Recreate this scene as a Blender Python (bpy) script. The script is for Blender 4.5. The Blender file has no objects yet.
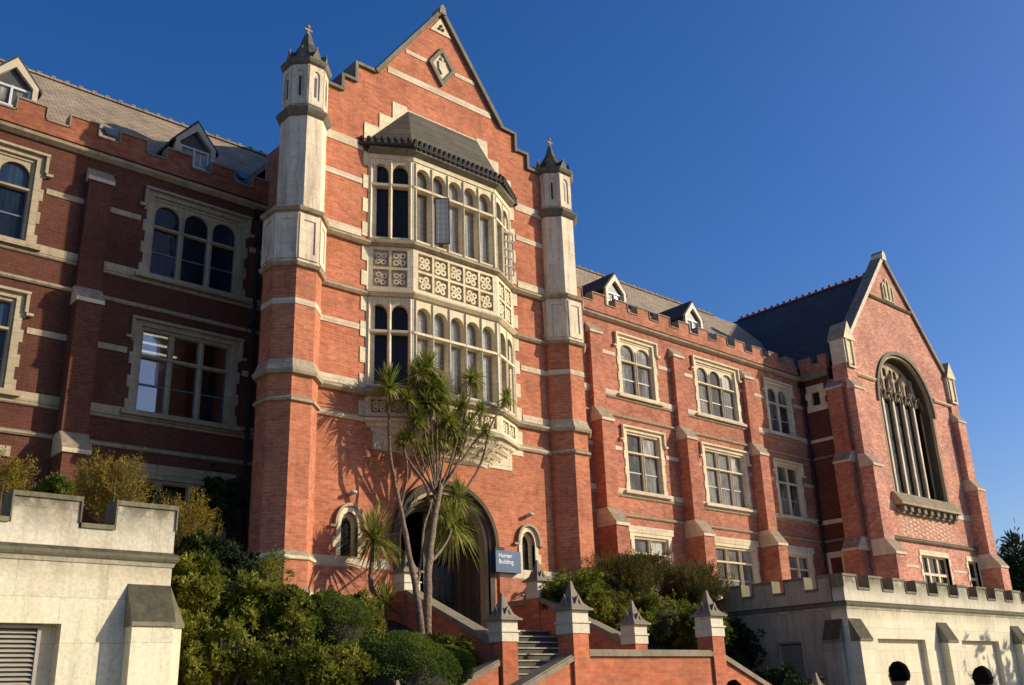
import bpy, bmesh, math, random
from mathutils import Vector, Matrix, noise
from mathutils.geometry import tessellate_polygon
random.seed(7)
R = math.radians
scene = bpy.context.scene
col = scene.collection

# ------------------------------------------------------------------ materials
MATS = {}
def new_mat(name):
    m = bpy.data.materials.new(name); m.use_nodes = True
    nt = m.node_tree; nt.nodes.clear()
    out = nt.nodes.new('ShaderNodeOutputMaterial'); b = nt.nodes.new('ShaderNodeBsdfPrincipled')
    nt.links.new(b.outputs[0], out.inputs[0]); MATS[name] = m
    return m, nt, b
def N(nt, t, **kw):
    n = nt.nodes.new(t)
    for k, v in kw.items():
        if k in n.inputs: n.inputs[k].default_value = v
        else: setattr(n, k, v)
    return n
def L(nt, a, b): nt.links.new(a, b)
def noise_n(nt, scale, detail=4, rough=.55, vec=None, dist=0):
    n = N(nt, 'ShaderNodeTexNoise'); n.inputs['Scale'].default_value = scale; n.inputs['Detail'].default_value = detail
    n.inputs['Roughness'].default_value = rough; n.inputs['Distortion'].default_value = dist
    if vec: L(nt, vec, n.inputs['Vector'])
    return n
def ramp(nt, fac, stops):
    r = nt.nodes.new('ShaderNodeValToRGB'); L(nt, fac, r.inputs[0])
    e = r.color_ramp.elements
    while len(e) < len(stops): e.new(.5)
    for i, (p, c) in enumerate(stops):
        e[i].position = p; e[i].color = (c if len(c) == 4 else (*c, 1)) if not isinstance(c, (int, float)) else (c, c, c, 1)
    return r
def mix(nt, fac, a, b, mode='MIX'):
    m = nt.nodes.new('ShaderNodeMix'); m.data_type = 'RGBA'; m.blend_type = mode
    for s, v in ((m.inputs[0], fac), (m.inputs[6], a), (m.inputs[7], b)):
        if hasattr(v, 'default_value') or hasattr(v, 'is_linked'): L(nt, v, s)
        elif isinstance(v, (int, float)): s.default_value = v
        else: s.default_value = (*v, 1)
    return m.outputs[2]
def pos(nt, sc=(1, 1, 1)):
    g = nt.nodes.new('ShaderNodeNewGeometry'); mp = nt.nodes.new('ShaderNodeMapping'); mp.inputs['Scale'].default_value = sc
    L(nt, g.outputs['Position'], mp.inputs['Vector']); return mp.outputs[0]
def upness(nt, a, b):
    g = nt.nodes.new('ShaderNodeNewGeometry'); s = nt.nodes.new('ShaderNodeSeparateXYZ'); L(nt, g.outputs['Normal'], s.inputs[0])
    m = nt.nodes.new('ShaderNodeMapRange'); m.inputs[1].default_value = a; m.inputs[2].default_value = b
    L(nt, s.outputs[2], m.inputs[0]); return m.outputs[0]
def bump(nt, b, h, s=.4, d=.02):
    n = nt.nodes.new('ShaderNodeBump'); n.inputs['Strength'].default_value = s; n.inputs['Distance'].default_value = d
    L(nt, h, n.inputs['Height']); L(nt, n.outputs[0], b.inputs['Normal'])

def brick_mat(name, c1, c2, mortar, white=.35, dark=.5):
    m, nt, b = new_mat(name)
    uv = nt.nodes.new('ShaderNodeTexCoord')
    br = N(nt, 'ShaderNodeTexBrick'); L(nt, uv.outputs['UV'], br.inputs['Vector'])
    br.inputs['Scale'].default_value = 1; br.inputs['Brick Width'].default_value = .235; br.inputs['Row Height'].default_value = .082
    br.inputs['Mortar Size'].default_value = .006; br.inputs['Mortar Smooth'].default_value = .3; br.inputs['Bias'].default_value = 0
    br.inputs['Color1'].default_value = (*c1, 1); br.inputs['Color2'].default_value = (*c2, 1); br.inputs['Mortar'].default_value = (*mortar, 1)
    # brick-to-brick change in broad patches and fine speckle
    n1 = noise_n(nt, .55, 6, .62, pos(nt)); n2 = noise_n(nt, 5, 5, .6, pos(nt, (1, 1, 2.2))); n3 = noise_n(nt, 1.7, 5, .7, pos(nt, (1.2, 1.2, .45)))
    v1 = ramp(nt, n1.outputs[0], [(.3, .74), (.7, 1.2)])
    c = mix(nt, 1, br.outputs[0], v1.outputs[0], 'MULTIPLY')
    v2 = ramp(nt, n2.outputs[0], [(.3, .76), (.72, 1.2)])
    c = mix(nt, 1, c, v2.outputs[0], 'MULTIPLY')
    # dark soot streaks, then pale lime bloom
    s = ramp(nt, n3.outputs[0], [(.5, 0), (.78, dark)])
    c = mix(nt, s.outputs[0], c, (.09, .035, .025))
    n4 = noise_n(nt, 3.2, 8, .78, pos(nt, (1, 1, 2.6)))
    s2 = ramp(nt, n4.outputs[0], [(.56, 0), (.8, white)])
    c = mix(nt, s2.outputs[0], c, (.55, .37, .29))
    L(nt, c, b.inputs['Base Color']); b.inputs['Roughness'].default_value = .9
    b.inputs['Specular IOR Level'].default_value = .2
    hm = mix(nt, .35, br.outputs[1], n2.outputs[0], 'SUBTRACT')
    inv = nt.nodes.new('ShaderNodeMath'); inv.operation = 'SUBTRACT'; inv.inputs[0].default_value = 1; L(nt, br.outputs[1], inv.inputs[1])
    bump(nt, b, inv.outputs[0], .5, .008)
    return m
brick_mat('brick_parapet', (.42, .135, .065), (.30, .088, .042), (.26, .16, .10), .15, .55)  # left wing parapet: part of its shade is put into the brick colour
brick_mat('brick_shaded', (.15, .052, .028), (.14, .042, .026), (.15, .10, .07), .12, .6)  # darker brick copy: shade of left wing and transept side painted in
brick_mat('brick', (.60, .23, .125), (.45, .14, .078), (.46, .31, .22))
brick_mat('brick_orange', (.66, .225, .105), (.53, .155, .072), (.52, .32, .21), .38, .5)
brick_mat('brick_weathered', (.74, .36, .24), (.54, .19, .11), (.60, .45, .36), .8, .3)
brick_mat('brick_red', (.68, .20, .085), (.56, .155, .065), (.50, .28, .18), .3, .28)

def stone_mat(name, base, base2, lichen, streak=.5, blocks=(.62, .31), jl=.5, top=1., fine=.0, stain=None):
    m, nt, b = new_mat(name)
    n1 = noise_n(nt, 1.1, 7, .65, pos(nt)); n2 = noise_n(nt, 2.2, 7, .7, pos(nt, (2.8, 2.8, .3))); n3 = noise_n(nt, 18, 5, .7, pos(nt))
    c = ramp(nt, n1.outputs[0], [(.32, base), (.68, base2)]).outputs[0]
    s = ramp(nt, n2.outputs[0], [(.5, 0), (.74, streak)])
    c = mix(nt, s.outputs[0], c, lichen)
    g = ramp(nt, n3.outputs[0], [(.3, .8), (.7, 1.12)]); c = mix(nt, 1, c, g.outputs[0], 'MULTIPLY')
    if stain:   # soot and lichen creeping down from the exposed top
        g0 = nt.nodes.new('ShaderNodeNewGeometry'); sp = nt.nodes.new('ShaderNodeSeparateXYZ'); L(nt, g0.outputs['Position'], sp.inputs[0])
        mr = nt.nodes.new('ShaderNodeMapRange'); mr.inputs[1].default_value = stain[0]; mr.inputs[2].default_value = stain[1]; L(nt, sp.outputs[2], mr.inputs[0])
        sn = ramp(nt, noise_n(nt, 2.4, 8, .75, pos(nt, (1, 1, .8))).outputs[0], [(.30, 0), (.55, .95)])
        mq = nt.nodes.new('ShaderNodeMath'); mq.operation = 'MULTIPLY'; L(nt, mr.outputs[0], mq.inputs[0]); L(nt, sn.outputs[0], mq.inputs[1])
        c = mix(nt, mq.outputs[0], c, (.12, .105, .06))
    up = upness(nt, .08, .45)
    ln = ramp(nt, noise_n(nt, 6, 6, .7, pos(nt)).outputs[0], [(.3, .65), (.6, 1)])
    mm = nt.nodes.new('ShaderNodeMath'); mm.operation = 'MULTIPLY'; L(nt, up, mm.inputs[0]); L(nt, ln.outputs[0], mm.inputs[1])
    m3 = nt.nodes.new('ShaderNodeMath'); m3.operation = 'MULTIPLY'; L(nt, mm.outputs[0], m3.inputs[0]); m3.inputs[1].default_value = top
    c = mix(nt, m3.outputs[0], c, tuple(x * .75 for x in lichen))
    if blocks:
        uv = nt.nodes.new('ShaderNodeTexCoord'); br = N(nt, 'ShaderNodeTexBrick'); L(nt, uv.outputs['UV'], br.inputs['Vector'])
        br.inputs['Scale'].default_value = 1; br.inputs['Brick Width'].default_value = blocks[0]; br.inputs['Row Height'].default_value = blocks[1]
        br.inputs['Mortar Size'].default_value = .006; br.inputs['Mortar Smooth'].default_value = .5
        br.inputs['Color1'].default_value = (1.05, 1.03, 1, 1); br.inputs['Color2'].default_value = (.88, .87, .86, 1); br.inputs['Mortar'].default_value = (1 - jl, 1 - jl, 1 - jl, 1)
        c = mix(nt, 1, c, br.outputs[0], 'MULTIPLY')
    L(nt, c, b.inputs['Base Color']); b.inputs['Roughness'].default_value = .88; b.inputs['Specular IOR Level'].default_value = .2
    bump(nt, b, n3.outputs[0], .35, .01)
    return m
stone_mat('stone', (.92, .79, .54), (.82, .68, .44), (.42, .33, .20), .4)
stone_mat('stone_pale', (.95, .82, .60), (.82, .65, .45), (.28, .18, .13), .8, (.7, .42), .3)
stone_mat('stone_band', (.90, .76, .55), (.66, .52, .35), (.36, .27, .18), .4)
stone_mat('stone_string', (.56, .44, .28), (.40, .31, .19), (.10, .085, .06), .75, None, .4, .6)
stone_mat('stone_dark', (.17, .15, .11), (.30, .26, .18), (.07, .065, .05), .6, None)
stone_mat('stone_shaded', (.56, .45, .29), (.44, .35, .22), (.20, .155, .10), .6)  # darker stone copy: left wing shade painted into frames, sills and bands
stone_mat('reveal_dark', (.085, .066, .042), (.13, .10, .065), (.04, .035, .025), .6, None)  # shade inside the great window's reveals is put into this stone colour
stone_mat('stone_render', (.95, .85, .60), (.90, .78, .53), (.55, .46, .31), .55, (1.25, .62), .35, .9, stain=(3.9, 4.6))
stone_mat('parapet_stone', (.30, .255, .155), (.19, .165, .10), (.07, .065, .04), .8, None, .4, .95)
stone_mat('terrace_parapet', (.84, .76, .57), (.72, .62, .45), (.30, .26, .17), .5, (1.25, .62), .3, .9, stain=(4.55, 5.12))
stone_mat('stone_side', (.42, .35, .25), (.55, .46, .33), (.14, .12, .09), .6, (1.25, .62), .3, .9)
stone_mat('coping_stone', (.38, .30, .20), (.26, .21, .14), (.12, .11, .08), .55, None, .5, .3)
stone_mat('pier_stone', (.86, .76, .56), (.76, .66, .47), (.33, .29, .2), .25, None, .3, .6)

def tile_mat(name, c1, c2, moss, w=.26, h=.16):
    m, nt, b = new_mat(name)
    uv = nt.nodes.new('ShaderNodeTexCoord'); br = N(nt, 'ShaderNodeTexBrick'); L(nt, uv.outputs['UV'], br.inputs['Vector'])
    br.inputs['Scale'].default_value = 1; br.inputs['Brick Width'].default_value = w; br.inputs['Row Height'].default_value = h
    br.inputs['Mortar Size'].default_value = .012; br.inputs['Mortar Smooth'].default_value = .6
    br.inputs['Color1'].default_value = (*c1, 1); br.inputs['Color2'].default_value = (*c2, 1); br.inputs['Mortar'].default_value = (*[x * .35 for x in c1], 1)
    n = noise_n(nt, 1.2, 6, .7, pos(nt)); v = ramp(nt, n.outputs[0], [(.3, .7), (.7, 1.25)])
    c = mix(nt, 1, br.outputs[0], v.outputs[0], 'MULTIPLY')
    s = ramp(nt, noise_n(nt, 2.8, 7, .75, pos(nt)).outputs[0], [(.52, 0), (.75, .5)]); c = mix(nt, s.outputs[0], c, moss)
    L(nt, c, b.inputs['Base Color']); b.inputs['Roughness'].default_value = .85
    inv = nt.nodes.new('ShaderNodeMath'); inv.operation = 'SUBTRACT'; inv.inputs[0].default_value = 1; L(nt, br.outputs[1], inv.inputs[1])
    bump(nt, b, inv.outputs[0], .6, .02)
tile_mat('roof_tiles', (.37, .27, .175), (.26, .19, .125), (.40, .32, .19))
tile_mat('roof_slate', (.07, .06, .055), (.05, .045, .042), (.09, .085, .07))
tile_mat('bay_roof_lead', (.085, .072, .048), (.12, .10, .066), (.03, .026, .018), 3.5, .34)

def plain(name, c, rough=.6, metal=0, var=.2, sc=4, spec=.5):
    m, nt, b = new_mat(name)
    n = noise_n(nt, sc, 5, .6, pos(nt)); v = ramp(nt, n.outputs[0], [(.3, 1 - var), (.7, 1 + var)])
    L(nt, mix(nt, 1, (*c,), v.outputs[0], 'MULTIPLY'), b.inputs['Base Color'])
    b.inputs['Roughness'].default_value = rough; b.inputs['Metallic'].default_value = metal; b.inputs['Specular IOR Level'].default_value = spec
    return m
plain('timber_door', (.03, .023, .017), .6, 0, .35, 7)
plain('iron', (.015, .014, .013), .5, .3)
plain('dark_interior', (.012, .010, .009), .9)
plain('frame_dark', (.05, .045, .04), .5)
plain('frame_white', (.62, .63, .62), .5, 0, .12)
plain('frame_cream', (.42, .38, .30), .5, 0, .15)
plain('frame_blue', (.10, .13, .18), .5, 0, .15)
plain('step_dark', (.07, .06, .045), .9, 0, .4, 3)
plain('cresting_dark', (.03, .027, .02), .9, 0, .3)
plain('timber_frame', (.60, .50, .34), .6, 0, .15)
plain('sign_blue', (.006, .055, .15), .35, 0, .06, 2)
plain('sign_white', (.85, .85, .85), .5, 0, .02)
plain('louvre_metal', (.40, .35, .27), .6, .0, .15)
plain('louvre_back', (.06, .055, .05), .8)
plain('lamp_body', (.5, .48, .44), .5)
plain('step_stone', (.36, .30, .21), .9, 0, .4, 3)
plain('red_ridge', (.30, .075, .05), .8, 0, .3)
plain('skin', (.42, .24, .17), .5, 0, .05)
plain('hair', (.008, .007, .006), .9, 0, .3, 30, 0)
plain('beanie', (.022, .016, .013), 1, 0, .3, 40, 0)
plain('jacket', (.03, .035, .05), .9)
plain('jacket_olive', (.07, .065, .04), .9)
plain('trousers', (.02, .022, .03), .9)
plain('eye', (.02, .015, .01), .2)
plain('warm_room', (.30, .22, .13), .9, 0, .15)
plain('curtain', (.42, .38, .36), .9, 0, .2)
plain('paving', (.33, .30, .25), .9, 0, .25, 2)

def pane_mat(name, base, pale, lead=0, amount=.5):
    m, nt, b = new_mat(name)
    oi = nt.nodes.new('ShaderNodeObjectInfo')
    p = pos(nt, (1, 1, .35)); add = nt.nodes.new('ShaderNodeVectorMath'); add.operation = 'ADD'; L(nt, p, add.inputs[0]); L(nt, oi.outputs['Location'], add.inputs[1])
    n = noise_n(nt, .9, 4, .6, add.outputs[0]); r = ramp(nt, n.outputs[0], [(.42, 0), (.52, amount)])
    w = N(nt, 'ShaderNodeTexNoise'); w.inputs['Scale'].default_value = 14; w.inputs['Detail'].default_value = 2
    L(nt, pos(nt, (1, 1, .04)), w.inputs['Vector']); fold = ramp(nt, w.outputs[0], [(.35, .45), (.65, 1.1)])
    pc = mix(nt, 1, pale, fold.outputs[0], 'MULTIPLY')
    c = mix(nt, r.outputs[0], base, pc)
    if lead:
        uv = nt.nodes.new('ShaderNodeTexCoord'); br = N(nt, 'ShaderNodeTexBrick'); L(nt, uv.outputs['UV'], br.inputs['Vector']); br.offset = 0
        br.inputs['Scale'].default_value = 1; br.inputs['Brick Width'].default_value = .14; br.inputs['Row Height'].default_value = .17; br.inputs['Mortar Size'].default_value = .009
        c = mix(nt, br.outputs[1], c, tuple(x * 1.6 for x in base))
    L(nt, c, b.inputs['Base Color']); b.inputs['Roughness'].default_value = .07; b.inputs['Specular IOR Level'].default_value = .18 if name == 'pane_dark' else .5
    bump(nt, b, noise_n(nt, 2.6, 3, .5, pos(nt)).outputs[0], .3, .05)
pane_mat('pane', (.085, .078, .065), (.58, .54, .45), 0, .85)
pane_mat('pane_leaded', (.12, .11, .085), (.50, .47, .38), 1, .7)
pane_mat('pane_pale', (.5, .46, .36), (.34, .31, .22), 1, .8)  # open casement: reflection of the bright building painted into the glass colour
pane_mat('pane_dark', (.022, .020, .018), (.05, .048, .045), 1, .3)
pane_mat('pane_black', (.006, .006, .006), (.02, .018, .016), 0, .3); MATS['pane_black'].node_tree.nodes['Principled BSDF'].inputs['Specular IOR Level'].default_value = .105
pane_mat('pane_blue', (.018, .028, .045), (.05, .08, .12), 0, .5)
def glass_mat():
    m, nt, b = new_mat('pane_clear')
    t = nt.nodes.new('ShaderNodeBsdfTransparent'); g = nt.nodes.new('ShaderNodeBsdfGlossy'); g.inputs['Roughness'].default_value = .03
    mx = nt.nodes.new('ShaderNodeMixShader'); mx.inputs[0].default_value = .28
    t.inputs[0].default_value = (.75, .8, .82, 1)
    L(nt, t.outputs[0], mx.inputs[1]); L(nt, g.outputs[0], mx.inputs[2])
    out = [n for n in nt.nodes if n.type == 'OUTPUT_MATERIAL'][0]; L(nt, mx.outputs[0], out.inputs[0])
glass_mat()
def emit_mat():
    m, nt, b = new_mat('tube_light'); b.inputs['Emission Color'].default_value = (1, .82, .5, 1); b.inputs['Emission Strength'].default_value = 1.6
    b.inputs['Base Color'].default_value = (.8, .7, .5, 1)
emit_mat()
def leaf_mat(name, c1, c2, c3, trans=.35):
    m, nt, b = new_mat(name)
    oi = nt.nodes.new('ShaderNodeObjectInfo')
    n = noise_n(nt, 1.6, 4, .6, pos(nt)); n2 = noise_n(nt, 23, 2, .5, pos(nt))
    c = ramp(nt, n.outputs[0], [(.36, c1), (.5, c2), (.64, c3)]).outputs[0]
    v = ramp(nt, n2.outputs[0], [(.3, .6), (.7, 1.4)]); c = mix(nt, 1, c, v.outputs[0], 'MULTIPLY')
    L(nt, c, b.inputs['Base Color']); b.inputs['Roughness'].default_value = .65; b.inputs['Specular IOR Level'].default_value = .12
    t = nt.nodes.new('ShaderNodeBsdfTranslucent'); L(nt, c, t.inputs[0]); mx = nt.nodes.new('ShaderNodeMixShader'); mx.inputs[0].default_value = trans
    out = [x for x in nt.nodes if x.type == 'OUTPUT_MATERIAL'][0]
    L(nt, b.outputs[0], mx.inputs[1]); L(nt, t.outputs[0], mx.inputs[2]); L(nt, mx.outputs[0], out.inputs[0])
leaf_mat('leaf_green', (.06, .08, .012), (.17, .185, .024), (.34, .33, .055))
leaf_mat('leaf_round', (.06, .095, .014), (.11, .155, .022), (.17, .21, .035))
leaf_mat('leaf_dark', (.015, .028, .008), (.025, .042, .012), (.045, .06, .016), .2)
leaf_mat('leaf_gold', (.14, .11, .02), (.28, .20, .03), (.42, .30, .05))
leaf_mat('leaf_olive', (.06, .06, .015), (.11, .10, .022), (.16, .13, .035))
leaf_mat('leaf_cordyline', (.14, .18, .025), (.26, .29, .045), (.42, .41, .11))
leaf_mat('leaf_dry', (.25, .17, .07), (.32, .22, .09), (.4, .3, .14))
leaf_mat('leaf_red', (.13, .05, .035), (.18, .07, .045), (.2, .1, .05))
plain('bark', (.20, .135, .085), .95, 0, .6, 14)
_nt = MATS['bark'].node_tree; bump(_nt, _nt.nodes['Principled BSDF'], noise_n(_nt, 30, 4, .7, pos(_nt, (1, 1, .35))).outputs[0], 1, .03)
plain('bark_dark', (.10, .075, .05), .9, 0, .4, 9)
plain('soil', (.035, .028, .018), .95, 0, .4, 2)
plain('asphalt', (.06, .058, .055), .95, 0, .3, 2)

# ------------------------------------------------------------------ mesh builder
def tag(o, label=None, cat=None, group=None, kind=None):
    if label: o['label'] = label
    if cat: o['category'] = cat
    if group: o['group'] = group
    if kind: o['kind'] = kind
    return o
def empty(name, loc, label, cat, group=None):
    o = bpy.data.objects.new(name, None); col.objects.link(o); o.location = loc; o.empty_display_size = .3
    return tag(o, label, cat, group)
ID = Matrix.Identity(4)
class MB:
    def __init__(s, M=ID): s.v = []; s.f = []; s.M = M
    def add(s, vs, fs, M=None):
        k = len(s.v); T = s.M @ M if M is not None else s.M
        s.v += [T @ Vector(p) for p in vs]; s.f += [[i + k for i in f] for f in fs]; return s
    def box(s, x0, x1, y0, y1, z0, z1, M=None):
        return s.add([(x0,y0,z0),(x1,y0,z0),(x1,y1,z0),(x0,y1,z0),(x0,y0,z1),(x1,y0,z1),(x1,y1,z1),(x0,y1,z1)],
                     [(0,3,2,1),(4,5,6,7),(0,1,5,4),(1,2,6,5),(2,3,7,6),(3,0,4,7)], M)
    def prism(s, poly, a, b, axis='y', M=None):
        # poly: 2-D outline; extruded from a to b. axis y -> (x,z); axis x -> (y,z); axis z -> (x,y)
        f = {'y': lambda p, t: (p[0], t, p[1]), 'x': lambda p, t: (t, p[0], p[1]), 'z': lambda p, t: (p[0], p[1], t)}[axis]
        n = len(poly); vs = [f(p, a) for p in poly] + [f(p, b) for p in poly]
        fs = [tuple(range(n)), tuple(range(2 * n - 1, n - 1, -1))] + [(i, i + n, (i + 1) % n + n, (i + 1) % n) for i in range(n)]
        return s.add(vs, fs, M)
    def plate(s, outer, holes, y0, y1, M=None):
        loops = [outer] + list(holes); flat = [p for l in loops for p in l]; n = len(flat)
        tris = tessellate_polygon([[Vector((p[0], p[1], 0)) for p in l] for l in loops])
        vs = [(p[0], y0, p[1]) for p in flat] + [(p[0], y1, p[1]) for p in flat]; fs = []
        for t in tris: fs += [tuple(t), tuple(i + n for i in reversed(t))]
        k = 0
        for l in loops:
            m = len(l)
            fs += [(k + i, k + (i + 1) % m, k + (i + 1) % m + n, k + i + n) for i in range(m)]; k += m
        return s.add(vs, fs, M)
    def tube(s, pts, rad, n=8, cap=True):
        pts = [Vector(p) for p in pts]; rings = []
        for i, p in enumerate(pts):
            d = (pts[min(i + 1, len(pts) - 1)] - pts[max(i - 1, 0)]).normalized()
            a = d.orthogonal().normalized() if i == 0 else (prev - d * prev.dot(d)).normalized()
            prev = a; b = d.cross(a); r = rad[i] if isinstance(rad, (list, tuple)) else rad
            rings.append([p + a * r * math.cos(t * 2 * math.pi / n) + b * r * math.sin(t * 2 * math.pi / n) for t in range(n)])
        vs = [v for r_ in rings for v in r_]; fs = []
        for i in range(len(rings) - 1):
            for t in range(n): fs.append((i * n + t, i * n + (t + 1) % n, (i + 1) * n + (t + 1) % n, (i + 1) * n + t))
        if cap: fs += [tuple(range(n - 1, -1, -1)), tuple((len(rings) - 1) * n + t for t in range(n))]
        return s.add(vs, fs)
    def sweep(s, path, prof, closed=False):
        # plan path [(x,y)], outline [(offset outwards (right of travel), z)], mitred
        n = len(path); P = [Vector(p) for p in path]; rows = []
        for i in range(n):
            if closed or 0 < i < n - 1:
                a = (P[i] - P[i - 1]).normalized(); b = (P[(i + 1) % n] - P[i]).normalized()
            elif i == 0: a = b = (P[1] - P[0]).normalized()
            else: a = b = (P[i] - P[i - 1]).normalized()
            na, nb = Vector((a.y, -a.x)), Vector((b.y, -b.x)); m = (na + nb).normalized(); m = m / max(m.dot(na), .3)
            rows.append([(P[i].x + m.x * o, P[i].y + m.y * o, z) for o, z in prof])
        k = len(prof); vs = [v for r_ in rows for v in r_]; fs = []
        for i in range(n if closed else n - 1):
            j = (i + 1) % n
            for t in range(k): fs.append((i * k + t, j * k + t, j * k + (t + 1) % k, i * k + (t + 1) % k))
        if not closed: fs += [tuple(range(k)), tuple(range(n * k - 1, (n - 1) * k - 1, -1))]
        return s.add(vs, fs)
    def ball(s, c, r, seg=10, rings=7, sc=(1, 1, 1)):
        vs = []; fs = []
        for i in range(rings + 1):
            th = math.pi * i / rings
            for j in range(seg):
                ph = 2 * math.pi * j / seg
                vs.append((c[0] + r * sc[0] * math.sin(th) * math.cos(ph), c[1] + r * sc[1] * math.sin(th) * math.sin(ph), c[2] + r * sc[2] * math.cos(th)))
        for i in range(rings):
            for j in range(seg): fs.append((i * seg + j, (i + 1) * seg + j, (i + 1) * seg + (j + 1) % seg, i * seg + (j + 1) % seg))
        return s.add(vs, fs)
    def build(s, name, mat, parent=None, smooth=False, recalc=True):
        me = bpy.data.meshes.new(name); me.from_pydata([tuple(v) for v in s.v], [], s.f)
        if recalc:
            bm = bmesh.new(); bm.from_mesh(me); bmesh.ops.remove_doubles(bm, verts=bm.verts, dist=1e-5) if len(s.v) < 20000 and not smooth == 2 else None
            bmesh.ops.recalc_face_normals(bm, faces=bm.faces); bm.to_mesh(me); bm.free()
        uv = me.uv_layers.new(name='UVMap').data
        for p in me.polygons:
            nx, ny, nz = p.normal; h = math.hypot(nx, ny)
            for li in p.loop_indices:
                c = me.vertices[me.loops[li].vertex_index].co
                if h > .25:
                    w = c.z if abs(nz) < .3 else c.z / max(h, .3)
                    uv[li].uv = ((-ny * c.x + nx * c.y) / h, w)
                else: uv[li].uv = (c.x, c.y)
            if smooth: p.use_smooth = True
        me.materials.append(MATS[mat])
        o = bpy.data.objects.new(name, me); col.objects.link(o)
        if parent:
            o.parent = parent; o.matrix_parent_inverse = Matrix.Translation(-world_loc(parent))
        return o
def world_loc(p):
    v = Vector((0, 0, 0))
    if p.type == 'EMPTY': v = p.location.copy()
    return v

def arch(x0, x1, zb, zs, za, n=7, pw=1.0):
    """outline of an opening with a rounded / slightly pointed head; counter clockwise from bottom left"""
    c = (x0 + x1) / 2; h = (x1 - x0) / 2; pts = [(x0, zb), (x1, zb)]
    for i in range(n + 1):
        t = math.pi / 2 * i / n; pts.append((c + h * math.cos(t) ** (2 / (1 + pw)), zs + (za - zs) * math.sin(t)))
    for i in range(n - 1, -1, -1):
        t = math.pi / 2 * i / n; pts.append((c - h * math.cos(t) ** (2 / (1 + pw)), zs + (za - zs) * math.sin(t)))
    return pts
def rect(x0, x1, z0, z1): return [(x0, z0), (x1, z0), (x1, z1), (x0, z1)]
def ys(y):  # transform for vertical walls facing west at X: local x -> world -y
    return y
def toothed(x0, x1, z0, z1, a=.11, step=.3, top=True):
    """frame outline with alternating long and short blocks up both sides"""
    n = max(2, int(round((z1 - z0) / step))); h = (z1 - z0) / n; Lft = []; Rgt = []
    for i in range(n):
        d = a if i % 2 == 0 else 0
        Lft += [(x0 - d, z0 + i * h), (x0 - d, z0 + (i + 1) * h)]; Rgt += [(x1 + d, z0 + i * h), (x1 + d, z0 + (i + 1) * h)]
    return Rgt + Lft[::-1]

# ------------------------------------------------------------------ the building
B = empty('university_building', (5.1, 0, 4.2), 'long red brick Gothic university building with cream stone bay window, stepped gable and octagonal turrets', 'building')
YW = 3.0     # wall plane of both wings
YT = .6      # front of the chapel-like transept on the right

class Win: pass
wall_holes = {'left': [], 'right': [], 'trans': [], 'centre': []}

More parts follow.
